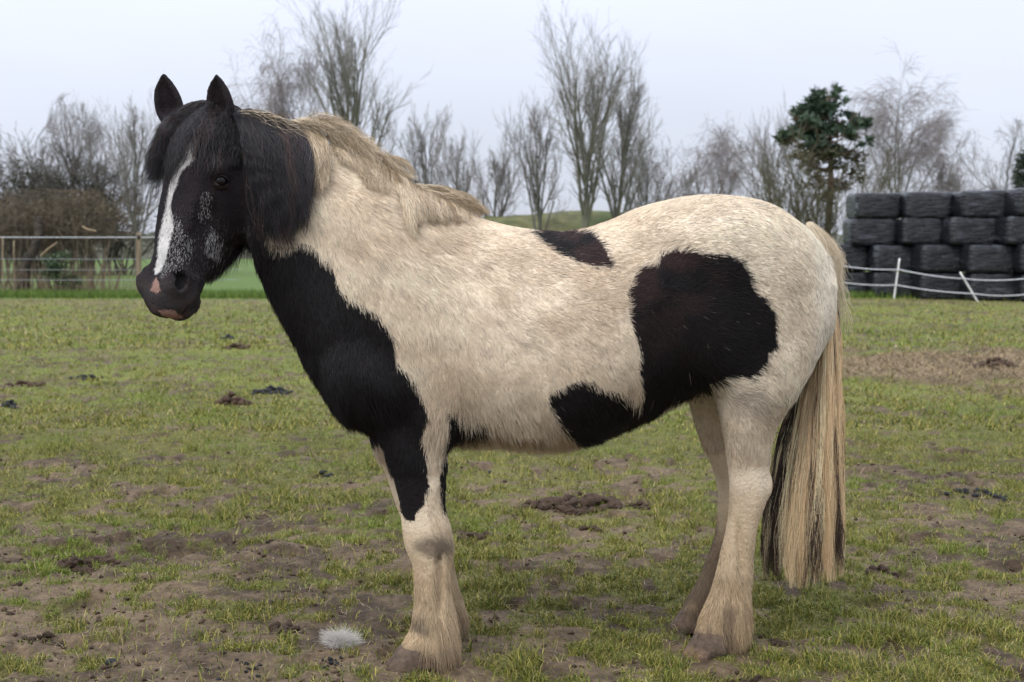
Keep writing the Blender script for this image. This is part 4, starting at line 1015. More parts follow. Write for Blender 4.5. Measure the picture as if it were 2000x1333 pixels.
def bare_tree(u, vtop, halfw, kind, Y, label, seed, dens=1.0, lean=0.0, stems=1, vbase=None, cat='bare tree', thick=1.0):
    rg = np.random.default_rng(seed); K = KINDS[kind]; base = P(u, 480, Y); base[2] = 0
    H = CAM_H + (480 - vtop) * Y / FPX; W = halfw * Y / FPX
    root = empty('bare_tree', tuple(base)); tag(root, label, cat, 'bare winter trees along the field edge')
    tops, Rs = [], []
    for s in range(stems):
        m = 11; z = np.linspace(0, 1, m); wob = np.cumsum(rg.normal(0, .016, (m, 2)), 0) * H
        if stems > 1: sprd = (s - (stems - 1) / 2) * W * .55
        else: sprd = 0
        hh = H * (1 if s == 0 else rg.uniform(.7, .9)) * K['tr'][1] * (.62 if kind == 'oak' else 1)
        tr = np.stack([wob[:, 0] * z + (lean * H + sprd) * z ** .8, wob[:, 1] * z, z * hh], -1); tops.append(tr)
        r = K['tr'][0] * thick * (H / 14.0) * (.75 if s else 1); Rs.append(r * ((1 - z) ** .75 * .92 + .05) * (1 + .5 * np.exp(-z * 26)))
    T, R = np.array(tops), np.array(Rs)
    a1 = grow(T, R, int(K['l1'][0]), K['l1'][1], K['l1'][2], K['l1'][3], K['l1'][4], 8, K['l1'][5], K['l1'][6], .62, rg)
    a2 = grow(*a1, K['l2'][0], K['l2'][1], K['l2'][2], K['l2'][3], K['l2'][4], 6, K['l2'][5], K['l2'][6], .6, rg)
    a3 = grow(*a2, K['l3'][0], K['l3'][1], K['l3'][2], K['l3'][3], K['l3'][4], 4, K['l3'][5], K['l3'][6], .6, rg)
    n4 = max(1, int(round(K['l4'][0] * dens)))
    a4 = grow(*a3, n4, K['l4'][1], K['l4'][2], K['l4'][3], K['l4'][4], 3 if kind == 'birch' else 2, K['l4'][5], K['l4'][6], .7, rg)
    if stems > 1 and len(a4[0]) > 5200:
        k = rg.choice(len(a4[0]), 5200, False); a4 = (a4[0][k], a4[1][k])
    # fit the crown to its true spread and height
    allp = np.concatenate([a3[0].reshape(-1, 3), a2[0].reshape(-1, 3)]); sxx = W / max(np.percentile(np.abs(allp[:, 0] - lean * H * .7), 97), .1); szz = H / max(np.percentile(allp[:, 2], 99.7), .1)
    S = np.array([np.clip(sxx, .45, 2.2), np.clip(sxx, .45, 2.2), szz])
    def lo(A, r, k):
        A = A * S
        if kind == 'oak':      # round the crown off
            cz, rz = .56 * H, .46 * H; rr = np.hypot(A[..., 0], A[..., 1]) / W; e_ = np.hypot(rr, (A[..., 2] - cz) / rz); jn = .9 + .2 * vnoise(A * .9, seed)
            f_ = np.where((e_ > jn) & (A[..., 2] > .25 * H), jn / np.maximum(e_, .1) + .12 * (1 - jn / np.maximum(e_, .1)), 1)
            A = np.stack([A[..., 0] * f_, A[..., 1] * f_, cz + (A[..., 2] - cz) * np.where(A[..., 2] > .25 * H, f_, 1)], -1)
        return tubes(A + base, r, k)
    rmin = .0058 * Y / 70
    V, F = merge([lo(T, R, 8), lo(a1[0], np.maximum(a1[1], rmin * 1.6), 5)])
    mb_, mtw = bark(kind)
    link('trunk', mesh_np('trunk', V, F), mb_, root)
    V, F = merge([lo(a2[0], np.maximum(a2[1], rmin * 1.3), 4), lo(a3[0], np.maximum(a3[1], rmin), 3), lo(a4[0], np.maximum(a4[1], rmin * .85), 3)])
    link('crown', mesh_np('crown', V, F), mtw, root)
    return root, base, H

TREES = [
 (-18, 205, 55, 'oak', 66, 'bare tree cut by the left edge of the picture above the laid hedge', .8),
 (62, 268, 62, 'oak', 60, 'low dark bare tree with a dense twiggy crown left of the big round tree', 1.0),
 (175, 188, 98, 'oak', 58, 'big round bare tree with dark tangled lower crown behind the hedge', 1.15),
 (268, 205, 42, 'young', 56, 'slim bare tree rising beside the wooden fence post by the horse\'s nose', 1.0),
 (578, 78, 62, 'birch', 62, 'hazy drooping birch just right of the horse\'s poll', 1.0),
 (690, 0, 88, 'poplar', 56, 'tall bare poplar with many upright limbs above the horse\'s mane', 1.0),
 (828, 215, 55, 'young', 62, 'small bare tree directly right of the mane poplar', 1.0),
 (900, 248, 40, 'young', 66, 'faint small bare tree above the horse\'s withers', .8),
 (966, 256, 46, 'young', 62, 'small bare tree above the dip of the back, left of the straight young tree', .9),
 (1056, 200, 52, 'young', 58, 'straight young bare tree standing before the grassy bank', 1.0),
 (1140, 50, 72, 'poplar', 56, 'tallest bare poplar with mossy green stem above the horse\'s back', 1.0),
 (1196, 115, 62, 'poplar', 57, 'shorter bare poplar leaning right against the tallest one', .9),
 (1262, 262, 52, 'young', 60, 'low spreading bare tree right of the twin poplars', .9),
 (1400, 246, 66, 'birch', 70, 'low bushy bare tree over the middle of the horse\'s rump', .7),
 (1502, 222, 36, 'young', 64, 'thin bare tree with a straight stem left of the pine', .8),
 (1748, 150, 98, 'birch', 58, 'broad pale birch with drooping twigs behind the top of the bale stack', 1.15),
 (1838, 300, 36, 'birch', 60, 'small pale birch between the broad birch and the spreading oak', .6),
 (1965, 228, 108, 'oak', 56, 'spreading bare oak behind the right end of the bale stack', .9),
 (1318, 330, 50, 'young', 66, 'low scrubby bare tree behind the rise of the horse\'s croup', .8),
]
for i, (u, vt, hw, kd, Y, lb, dn) in enumerate(TREES):
    bare_tree(u, vt, hw, kd, Y, lb, 900 + i, dn, lean=.05 if i == 11 else 0, thick=1.15 if kd == 'oak' else 1.0)

# leaf and needle clumps: small blades spread through ellipsoids
def clumps(name, spec, per, size, cols, mat, parent, seed, flat=.35, hang=0.0):
    rg = np.random.default_rng(seed); Vs, C = [], []
    for (c, r) in spec:
        n = int(per * (r[0] * r[2]) ** .8) + 20
        d = norm(rg.normal(size=(n, 3))) * (rg.random((n, 1)) ** .45); p = np.asarray(c) + d * np.asarray(r)
        p = p + (fbm(p, 1.6, 2, seed)[:, None] - .5) * .5 * r[0]
        k = fbm(p, 2.2, 2, seed + 3) > .40; p = p[k]; n = len(p)
        a = norm(rg.normal(size=(n, 3)) * np.array([1, 1, flat]) + np.array([0, 0, hang])); b2 = norm(np.cross(a, rg.normal(size=(n, 3))))
        s = size * (.6 + .8 * rg.random((n, 1)))
        Vs.append(np.stack([p - b2 * s * .28, p + a * s, p + b2 * s * .28], 1).reshape(-1, 3))
        c_ = np.asarray(cols[0]) + (np.asarray(cols[1]) - np.asarray(cols[0])) * rg.random((n, 1)) ; C.append(np.repeat(c_, 3, 0))
    V = np.concatenate(Vs); F = np.arange(len(V)).reshape(-1, 3)
    return link(name, mesh_np(name, V, F, False, np.concatenate(C)), mat, parent)
M_leaf = mat_attr('leaf', rough=.6, spec=.25)

# the pine
Yp = 54; kx = Yp / FPX
pb = P(1608, 480, Yp); pb[2] = 0
pine = empty('pine_tree', tuple(pb)); tag(pine, 'dark green pine with layered top and bare twiggy stem above the horse\'s rump', 'pine tree')
z = np.linspace(0, 1, 12); Hp_ = CAM_H + (480 - 178) * kx
tr = np.stack([pb[0] + .25 * np.sin(z * 3), pb[1] + 0 * z, z * Hp_], -1)[None]
V, F = tubes(tr, (.17 * (1 - z) ** .7 + .02)[None], 8)
rg = np.random.default_rng(5)
pads = [(1585, 190, 17, 9), (1622, 184, 9, 6), (1574, 212, 24, 10), (1606, 208, 22, 10), (1600, 230, 42, 12), (1640, 240, 36, 12), (1668, 236, 18, 9), (1556, 233, 20, 8), (1550, 268, 22, 9), (1580, 258, 30, 10), (1612, 268, 34, 12),
        (1650, 262, 30, 11), (1676, 246, 12, 8), (1546, 272, 16, 7), (1620, 290, 32, 10), (1664, 288, 18, 9), (1590, 285, 22, 8)]
low = [(1560, 312, 34, 12), (1665, 310, 26, 12), (1610, 305, 44, 14), (1548, 305, 18, 7), (1586, 318, 30, 10), (1628, 322, 30, 12), (1658, 336, 26, 12), (1600, 350, 34, 14), (1645, 362, 28, 12), (1575, 340, 22, 10), (1610, 384, 26, 14), (1668, 352, 14, 8)]
def padp(l, s=0): 
    o = []
    for (u, v, ru, rv) in l:
        c = P(u, v, Yp); o.append((c + np.array([0, rg.normal(0, .8), 0]), (ru * kx * .92, ru * kx * .8, rv * kx * 1.35)))
    return o
pp1, pp2 = padp(pads), padp(low)
pp1s = []
for c, r in pp1:
    for k in range(5):
        j = rg.normal(size=3) * np.array([.55, .5, .6]) * np.array(r); f = rg.uniform(.35, .6); pp1s.append((c + j, (r[0] * f, r[1] * f, r[2] * f * .9)))
brs = []
for c, r in pp1 + pp2:
    s0 = np.array([pb[0], pb[1], max(1.5, c[2] - .25 * abs(c[0] - pb[0]) - .2)]); t_ = np.linspace(0, 1, 6)[:, None]
    brs.append(s0 * (1 - t_) + c * t_ + np.array([0, 0, 1]) * np.sin(t_ * 3.1) * -.12)
brs = np.array(brs); b2 = grow(brs, np.tile(np.linspace(.05, .02, 6), (len(brs), 1)), 9, .3, 1, .7, lambda t: .42, 4, .15, .2, .5, rg)
b3 = grow(*b2, 4, .3, 1, .6, lambda t: .5, 3, .15, .2, .6, rg)
V, F = merge([(V, F), tubes(brs, np.tile(np.linspace(.05, .02, 6), (len(brs), 1)), 4), tubes(b2[0], np.maximum(b2[1], .010), 3), tubes(b3[0], np.maximum(b3[1], .008), 3)])
M_pbark = mat_noise('pine_bark', (.09, .06, .045), (.19, .125, .09), 2, .9, .1, stretch=(1, 1, .3))
link('trunk', mesh_np('trunk', V, F), M_pbark, pine)
pp1s += [(P(1608 + rg.normal(0, 13), v_, Yp), (.55, .5, .28)) for v_ in np.linspace(196, 296, 16)]
clumps('crown', pp1s, 430, .27, ((.038, .068, .046), (.120, .165, .105)), M_leaf, pine, 71, .5, .3)
clumps('lower_crown', pp2, 560, .18, ((.055, .058, .032), (.13, .12, .068)), M_leaf, pine, 72)
clumps('ivy', [(P(1626, 415, Yp - .3), (9 * kx, .25, 38 * kx)), (P(1600, 425, Yp - .2), (8 * kx, .25, 30 * kx)), (P(1612, 450, Yp - .2), (16 * kx, .4, 18 * kx))], 700, .12, ((.022, .045, .018), (.06, .085, .035)), M_leaf, pine, 73)
# scrub of thin stems growing round the pine's foot
rs = empty('scrub_bush', tuple(P(1580, 480, 52) * np.array([1, 1, 0]))); tag(rs, 'tall scrub of thin olive twigs crowding the foot of the pine', 'bush')
n = 46; ba = np.stack([rs.location.x + rg.uniform(-.9, 1.9, n), 52 + rg.normal(0, .5, n), 0 * rg.random(n)], -1)
tp = ba + np.stack([(ba[:, 0] - rs.location.x - .5) * .9 + rg.normal(0, .5, n), rg.normal(0, .5, n), rg.uniform(2.2, 4.6, n)], -1)
t_ = np.linspace(0, 1, 6)[None, :, None]; st = ba[:, None] * (1 - t_) + tp[:, None] * t_ + rg.normal(0, .05, (n, 6, 3))
st2 = grow(st, np.tile(np.linspace(.035, .012, 6), (n, 1)), 10, .2, 1, .5, lambda t: .35, 4, .12, .3, .6, rg); st3 = grow(*st2, 4, .2, 1, .6, lambda t: .45, 2, .1, .2, .7, rg)
V, F = merge([tubes(st, np.tile(np.linspace(.035, .012, 6), (n, 1)), 4), tubes(st2[0], np.maximum(st2[1], .009), 3), tubes(st3[0], np.maximum(st3[1], .008), 3)])
link('stem', mesh_np('stem', V, F), mat_noise('scrub_twig', (.085, .078, .045), (.15, .135, .085), 2, .9, .1), rs)['kind'] = 'stuff'
# evergreen at the right edge
eg = empty('evergreen_tree', tuple(P(2006, 480, 50) * np.array([1, 1, 0]))); tag(eg, 'very dark ivy-covered evergreen tree cut off by the right edge of the picture', 'evergreen tree')
kx = 50 / FPX; z = np.linspace(0, 1, 6)
V, F = tubes(np.stack([np.full(6, eg.location.x), np.full(6, 50.0), z * 3.9], -1)[None], (.2 * (1 - z * .7))[None], 8); link('trunk', mesh_np('trunk', V, F), M_pbark, eg)
clumps('crown', [(P(u, v, 50), (a * kx, a * kx, b_ * kx)) for u, v, a, b_ in ((1998, 312, 16, 20), (1992, 350, 20, 26), (2012, 335, 26, 36), (1996, 385, 20, 24), (2018, 395, 28, 34), (2030, 300, 20, 24))], 1500, .13, ((.014, .026, .014), (.040, .058, .030)), M_leaf, eg, 81)
# ivy and dark undergrowth inside the big round tree at the left
un = empty('thicket', tuple(P(150, 480, 57) * np.array([1, 1, 0]))); tag(un, 'dark olive thicket of twigs and ivy under the big round tree behind the hedge', 'bush')
kx = 57 / FPX
n = 60; ba = np.stack([P(150, 480, 57)[0] + rg.uniform(-4.3, 2.6, n), 57 + rg.normal(0, .8, n), np.zeros(n)], -1); tp = ba + np.stack([rg.normal(0, .8, n), rg.normal(0, .6, n), rg.uniform(2.5, 4.6, n)], -1)
st = ba[:, None] * (1 - t_) + tp[:, None] * t_ + rg.normal(0, .07, (n, 6, 3)); st2 = grow(st, np.tile(np.linspace(.05, .012, 6), (n, 1)), 14, .2, 1, .8, lambda t: .35, 4, .15, .1, .6, rg); st3 = grow(*st2, 6, .1, 1, .7, lambda t: .5, 2, .1, .1, .7, rg)
V, F = merge([tubes(st, np.tile(np.linspace(.05, .012, 6), (n, 1)), 4), tubes(st2[0], np.maximum(st2[1], .010), 3), tubes(st3[0], np.maximum(st3[1], .009), 3)])
link('stem', mesh_np('stem', V, F), mat_noise('thicket_twig', (.062, .056, .046), (.11, .10, .080), 2, .9, .1), un)['kind'] = 'stuff'
lf = clumps('foliage', [(P(u, v, 57), (a * kx, 1.2, b_ * kx)) for u, v, a, b_ in ((185, 368, 40, 30), (150, 345, 45, 34), (60, 345, 50, 40), (110, 380, 40, 30), (200, 330, 30, 34), (20, 370, 40, 30))], 95, .14, ((.035, .045, .025), (.085, .085, .05)), M_leaf, un, 82); lf['kind'] = 'stuff'

# ------------------------------------------------------------------ the laid hedge, its leaning trunk and the shrub in front
kx = 36 / FPX; hx0, hx1 = P(-120, 480, 36)[0], P(222, 480, 36)[0]
hg = empty('hedge', tuple(P(60, 480, 36) * np.array([1, 1, 0]))); tag(hg, 'tall brown flat-topped hedge of bare stems with gaps of daylight, behind the left fence', 'hedge')
n = 105; ba = np.stack([rg.uniform(hx0, hx1, n), 36 + rg.normal(0, .35, n), np.zeros(n)], -1)
tp = ba + np.stack([rg.normal(0, .35, n), rg.normal(0, .25, n), rg.uniform(1.9, 2.6, n) + .15 * np.sin(ba[:, 0] * 2.1)], -1)
st = ba[:, None] * (1 - t_) + tp[:, None] * t_ + rg.normal(0, .04, (n, 6, 3))
st2 = grow(st, np.tile(np.linspace(.022, .010, 6), (n, 1)), 9, .50, 1, .85, lambda t: .22, 4, .2, .1, .6, rg); st3 = grow(*st2, 5, .1, 1, .8, lambda t: .6, 2, .1, .0, .8, rg)
st2[0][..., 2] = np.minimum(st2[0][..., 2], 2.45 + .14 * np.sin(st2[0][..., 0] * 2.1 + 1) + .1 * np.sin(st2[0][..., 0] * 7)); st3[0][..., 2] = np.minimum(st3[0][..., 2], 2.75)
V, F = merge([tubes(st, np.tile(np.linspace(.024, .010, 6), (n, 1)), 4), tubes(st2[0], np.maximum(st2[1], .007), 3), tubes(st3[0], np.maximum(st3[1], .0055), 3)])
link('stem', mesh_np('stem', V, F), mat_noise('hedge_twig', (.105, .085, .060), (.21, .170, .120), 3, .9, .1), hg)['kind'] = 'stuff'
spec = []
for k in range(46):
    x = rg.uniform(hx0, hx1); zt = rg.uniform(1.95, 2.5)
    if rg.random() < .15: zt = rg.uniform(1.2, 1.9)
    spec.append(((x, 36 + rg.normal(0, .3), zt), (rg.uniform(.2, .45), .3, rg.uniform(.10, .24))))
lf = clumps('foliage', spec, 240, .05, ((.065, .055, .032), (.22, .18, .105)), M_leaf, hg, 83, 1); lf['kind'] = 'stuff'
lt = np.array([P(42, 545, 35), P(50, 515, 35), P(66, 490, 35), P(76, 455, 35.2), P(74, 425, 35.4)]); lt[0, 2] = -.05
V, F = tubes(lt[None], np.array([[.16, .13, .12, .12, .09]]), 10)
lto = link('tree_trunk', mesh_np('tree_trunk', V, F), mat_noise('old_bark', (.03, .026, .022), (.085, .07, .055), 6, .9, .1, bump=.02)); tag(lto, 'dark crooked leaning trunk standing inside the laid hedge', 'tree trunk')
for nm, pp_, lb in (('cut_branch', [P(80, 500, 34.8), P(95, 486, 34.8), P(112, 474, 34.8)], 'pale curved broken branch angled beside the dark leaning trunk'), ('cut_branch', [P(160, 443, 34.8), P(172, 449, 34.8), P(188, 452, 34.8)], 'short yellowish cut branch high in the hedge right of the trunk')):
    V, F = tubes(np.array(pp_)[None], np.array([[.028, .026, .02]]), 8); tag(link(nm, mesh_np(nm, V, F), mat_noise('peeled_wood', (.25, .18, .11), (.36, .27, .17), 8, .8, .2)), lb, 'branch')
sh = empty('shrub', tuple(P(128, 480, 33.6) * np.array([1, 1, 0]))); tag(sh, 'low dark green leafy shrub at the foot of the hedge behind the wires', 'shrub')
kx = 33.6 / FPX
lf = clumps('foliage', [(P(u, v, 33.6), (a * kx, .3, b_ * kx)) for u, v, a, b_ in ((112, 520, 24, 16), (95, 510, 18, 14), (130, 545, 24, 14), (150, 552, 18, 10), (120, 500, 18, 10), (100, 535, 26, 14))], 2600, .07, ((.025, .055, .025), (.085, .125, .055)), M_leaf, sh, 84); lf['kind'] = 'stuff'
n = 16; ba = np.stack([sh.location.x + rg.uniform(-.4, .4, n), np.full(n, 33.6), np.zeros(n)], -1); tp = ba + np.stack([rg.normal(0, .3, n), rg.normal(0, .2, n), rg.uniform(.5, 1.1, n)], -1)
V, F = tubes(ba[:, None] * (1 - t_) + tp[:, None] * t_, np.tile(np.linspace(.012, .005, 6), (n, 1)), 3); link('stem', mesh_np('stem', V, F), bpy.data.materials['scrub_twig'], sh)['kind'] = 'stuff'
# scrubby dead stems along the wires
n = 420; x = rg.uniform(P(-60, 480, 34.6)[0], P(265, 480, 34.6)[0], n); ba = np.stack([x, rg.uniform(33.6, 35.5, n), np.zeros(n)], -1)
tp = ba + np.stack([rg.normal(0, .12, n), rg.normal(0, .1, n), rg.uniform(.25, .95, n) * (.6 + .8 * fbm(v3(x, 0), .8, 2, 77))], -1)
V, F = tubes(ba[:, None] * (1 - t_) + tp[:, None] * t_ + rg.normal(0, .02, (n, 6, 3)), np.tile(np.linspace(.006, .003, 6), (n, 1)), 3)
tag(link('dead_stalks', mesh_np('dead_stalks', V, F), mat_noise('dead_stalk', (.17, .13, .085), (.30, .23, .15), 3, .9, .1)), kind='stuff')

# ------------------------------------------------------------------ fences
M_tape = mat_noise('white_tape', (.55, .56, .57), (.72, .73, .74), 20, .5, .4)
M_wire = mat_noise('galvanised_wire', (.22, .23, .23), (.34, .35, .35), 20, .5, .5)
M_post = mat_noise('weathered_post', (.17, .13, .085), (.30, .235, .155), 9, .9, .2, bump=.006, stretch=(1, 1, .15))
M_plast = mat_noise('white_plastic', (.68, .67, .62), (.80, .79, .75), 12, .4, .4)
def wire(parent, pts, r, mat, nm='wire'):
    V, F = tubes(np.array(pts)[None], np.full((1, len(pts)), r), 6); return link(nm, mesh_np(nm, V, F), mat, parent)
def catenary(a, b_, sag, n=24):
    t = np.linspace(0, 1, n)[:, None]; return np.asarray(a) * (1 - t) + np.asarray(b_) * t - np.array([0, 0, sag]) * 4 * t * (1 - t)
FY = 33.0
fn_ = empty('wire_fence', (P(150, 480, FY)[0], FY, 0)); tag(fn_, 'electric fence of three pale wires in front of the hedge on the left', 'fence')
x0, x1 = P(-260, 480, FY)[0], P(470, 480, FY)[0]
for v, r, m in ((463.5, .011, M_tape), (506, .007, M_wire), (547, .008, M_wire)):
    z = P(0, v, FY)[2]; wire(fn_, catenary((x0, FY, z + .01), (x1, FY, z), .012), r, m)
for v in (527,): wire(fn_, catenary((x0, FY + .15, P(0, v, FY)[2]), (x1, FY + .15, P(0, v, FY)[2]), .01), .006, M_wire)
def post(u, v0, v1, Y, r, mat, lb, grp=None, tilt=0, nm='fence_post', sq=False):
    a = P(u, v0, Y); b_ = P(u + tilt, v1, Y); b_[2] = -.1
    k = 4 if sq else 12; t = np.linspace(0, 1, 8)[:, None]; pl = b_ * (1 - t) + a * t
    R_ = np.full(8, r); R_[-1] = r * .86; V, F = tubes(pl[None], R_[None], k); n0 = len(V)
    V = np.concatenate([V, [pl[-1] + np.array([0, 0, r * .12])], [pl[0]]]); base = 7 * k
    tr_ = np.array([[base + i, base + (i + 1) % k, n0] for i in range(k)])
    o = link(nm, mesh_np(nm, V, [F, tr_], k > 6), mat); tag(o, lb, 'fence post', grp); return o
post(271, 455, 575, FY - .12, .065, M_post, 'weathered round wooden post just left of the horse\'s nose holding the top wire', 'fence posts')
post(27, 470, 548, FY + .1, .02, M_post, 'thin pale stake in the wire fence near the left edge', 'fence posts')
post(5, 462, 548, FY + .2, .018, M_post, 'thin dark stake at the very left edge of the wire fence', 'fence posts')
# insulator on the post
iv = link('insulator', tubes and mesh_np('insulator', *tubes(np.array([[P(271, 459, FY - .2), P(271, 463.5, FY - .2), P(271, 468, FY - .2)]]), np.array([[.03, .045, .03]]), 8)), mat_noise('black_insulator', (.02, .02, .02), (.04, .04, .04), 9, .4, .4), fn_)

YB = ground_y(587)
rf = empty('electric_fence', (P(1850, 480, YB)[0], YB, 0)); tag(rf, 'sagging two-strand white electric fence in front of the black bales', 'fence')
yb1, yb2 = ground_y(585), ground_y(590)
pl1 = [P(1560, 522, 32.5), P(1640, 519, 31.8), P(1757, 527, yb1 - .05), P(1886, 545, yb2 - .05), P(2000, 545, 29.6), P(2180, 540, 29.0)]
pl2 = [P(1560, 552, 32.5), P(1640, 551, 31.8), P(1751, 557, yb1 - .05), P(1902, 574, yb2 - .05), P(2000, 576, 29.6), P(2180, 574, 29.0)]
for pl in (pl1, pl2):
    pts_ = np.concatenate([catenary(pl[i], pl[i + 1], .035, 10)[:-1] for i in range(len(pl) - 1)] + [[pl[-1]]]); wire(rf, pts_, .012, M_tape)
post(1757, 505, 586, yb1, .022, M_plast, 'white plastic fence post leaning slightly right, standing left of the other', 'white electric fence posts', tilt=-12, nm='plastic_fence_post')
post(1875, 532, 590, yb2, .022, M_plast, 'cream fence post tilted far over to the left in front of the bales', 'white electric fence posts', tilt=40, nm='plastic_fence_post')

# ------------------------------------------------------------------ wrapped bales
M_wrap, t, b = nodes_of('black_bale_wrap')
b.inputs['Base Color'].default_value = (.020, .023, .029, 1); b.inputs['Roughness'].default_value = .40; setspec(b, .5)
co = t.nodes.new('ShaderNodeTexCoord'); mpn = t.nodes.new('ShaderNodeMapping'); mpn.inputs['Scale'].default_value = (1.2, 1.2, 9); t.links.new(co.outputs['Object'], mpn.inputs[0])
n1 = t.nodes.new('ShaderNodeTexNoise'); n1.inputs['Scale'].default_value = 3.0; n1.inputs['Detail'].default_value = 7; n1.inputs['Distortion'].default_value = .6; t.links.new(mpn.outputs[0], n1.inputs[0])
bp = t.nodes.new('ShaderNodeBump'); bp.inputs['Distance'].default_value = .05; t.links.new(n1.outputs[0], bp.inputs['Height']); t.links.new(bp.outputs[0], b.inputs['Normal'])
r1 = t.nodes.new('ShaderNodeMapRange'); r1.inputs[1].default_value = .35; r1.inputs[2].default_value = .7; r1.inputs[3].default_value = .20; r1.inputs[4].default_value = .46; t.links.new(n1.outputs[0], r1.inputs[0]); t.links.new(r1.outputs[0], b.inputs['Roughness'])
n3 = t.nodes.new('ShaderNodeTexNoise'); n3.inputs['Scale'].default_value = 1.6; n3.inputs['Detail'].default_value = 6; n3.inputs['Distortion'].default_value = 1.2
mp3 = t.nodes.new('ShaderNodeMapping'); mp3.inputs['Scale'].default_value = (1, 1, 3.2); gm = t.nodes.new('ShaderNodeNewGeometry'); t.links.new(gm.outputs['Position'], mp3.inputs[0]); t.links.new(mp3.outputs[0], n3.inputs[0])
rp = t.nodes.new('ShaderNodeValToRGB'); rp.color_ramp.elements[0].position = .56; rp.color_ramp.elements[0].color = (.006, .0075, .010, 1); rp.color_ramp.elements[1].position = .74; rp.color_ramp.elements[1].color = (.07, .078, .092, 1)
t.links.new(n3.outputs[0], rp.inputs[0]); t.links.new(rp.outputs[0], b.inputs['Base Color'])
def bale_mesh(w, d, h, seed):
    N = (22, 14, 16); Vs, Fs, off = [], [], 0
    for ax in range(3):
        for sg in (-1, 1):
            o1, o2 = [k for k in range(3) if k != ax]; A, B = np.meshgrid(np.linspace(-1, 1, N[o1]), np.linspace(-1, 1, N[o2]), indexing='ij')
            q = np.zeros(A.shape + (3,)); q[..., ax] = sg; q[..., o1] = A; q[..., o2] = B; i = np.arange(A.size).reshape(A.shape) + off
            f = np.stack([i[:-1, :-1], i[1:, :-1], i[1:, 1:], i[:-1, 1:]], -1).reshape(-1, 4)
            Fs.append(f if (sg > 0) == (ax != 1) else f[:, ::-1]); Vs.append(q.reshape(-1, 3)); off += A.size
    q = np.concatenate(Vs); p_ = 10.0
    r = (np.abs(q) ** p_).sum(1, keepdims=True) ** (1 / p_); q = q / r
    V = q * np.array([w, d, h]) / 2
    nrm = norm(q * np.abs(q) ** 5); s = seed * 7.1
    rid = .5 + .5 * np.sin(V[:, 2] * 62 + 3 * fbm(V + s, 1.5, 2, 3)); bulge = (1 - (2 * V[:, 2] / h) ** 2)
    V = V + nrm * (.012 * (rid[:, None] - .5) * fbm(V + s, 3, 2, 5)[:, None] * 2 + .055 * (fbm(V + s, 2.0, 4, 7)[:, None] - .5) + .018 * bulge[:, None])
    me = mesh_np('bale', V, np.concatenate(Fs), True)
    bm = bmesh.new(); bm.from_mesh(me); bmesh.ops.remove_doubles(bm, verts=bm.verts, dist=.0005); bm.to_mesh(me); bm.free()
    me.polygons.foreach_set('use_smooth', [True] * len(me.polygons)); return me
BM_ = [bale_mesh(1.06, 1.15, .655, k) for k in range(5)]
for me in BM_: me.materials.append(M_wrap)
BALES = [  # u0, u1, v top, v bottom, depth, label
 (1613, 1702, 541, 592, 32.6, 'bottom-row bale half hidden by the horse\'s tail'),
 (1706, 1791, 541, 592, 32.0, 'bottom-row bale behind the upright white post'),
 (1798, 1889, 545, 595, 31.2, 'bottom-row bale left of the leaning cream post'),
 (1896, 1992, 548, 598, 30.4, 'bottom-row bale right of the leaning cream post, with whitish torn wrap'),
 (1998, 2094, 550, 600, 29.8, 'bottom-row bale cut by the right edge of the picture'),
 (1611, 1700, 474, 541, 32.6, 'second-row bale with top wire crossing it beside the horse\'s tail'),
 (1706, 1795, 478, 541, 32.0, 'second-row bale above the upright white post'),
 (1798, 1890, 483, 545, 31.2, 'second-row bale directly above the head of the leaning post'),
 (1895, 1992, 486, 548, 30.4, 'second-row bale with shiny loose wrap at its right corner'),
 (1997, 2093, 488, 550, 29.8, 'second-row bale cut by the right edge of the picture'),
 (1664, 1757, 424, 476, 32.4, 'third-row bale at the left end of the stack'),
 (1764, 1850, 430, 481, 31.8, 'third-row bale second from the left end'),
 (1858, 1958, 431, 485, 31.0, 'third-row bale with a pale diagonal crease in its wrap'),
 (1966, 2062, 432, 487, 30.2, 'third-row bale at the right edge of the picture'),
 (1672, 1766, 375, 425, 32.4, 'topmost bale at the left end of the stack with a loose flap'),
 (1774, 1866, 380, 431, 31.8, 'topmost bale second from the left end'),
 (1880, 1982, 386, 433, 31.0, 'topmost bale with deep horizontal ridges, third from the left'),
 (1986, 2084, 382, 434, 30.2, 'topmost bale at the right edge of the picture'),
 (1862, 1900, 381, 433, 33.6, 'bale set back between the second and third topmost bales'),
 (1956, 1994, 432, 486, 32.4, 'bale set back in the third row behind the creased one'),
]
hrow = {}
for k, (u0, u1, va, vb, Y, lb) in enumerate(BALES):
    o = bpy.data.objects.new('wrapped_bale', BM_[k % 5]); COL.objects.link(o)
    a, c = P(u0, va, Y), P(u1, vb, Y); w_ = c[0] - a[0]
    if k >= 18: w_ = 1.06
    row = 0 if k < 5 else 1 if k < 10 else 2 if (k < 14 or k == 19) else 3
    zb = .635 * row * (Y / 31.5) ** 0
    o.location = ((a[0] + c[0]) / 2, Y + .58, zb + .32 + (-.02 if row == 0 else 0)); o.rotation_euler = (rg.normal(0, .012), rg.normal(0, .014), rg.normal(0, .03) - .03)
    o.scale = (w_ / 1.06 * .945, 1, rg.uniform(.97, 1.0))
    tag(o, 'black plastic wrapped ' + lb, 'bale', 'stack of black wrapped bales')
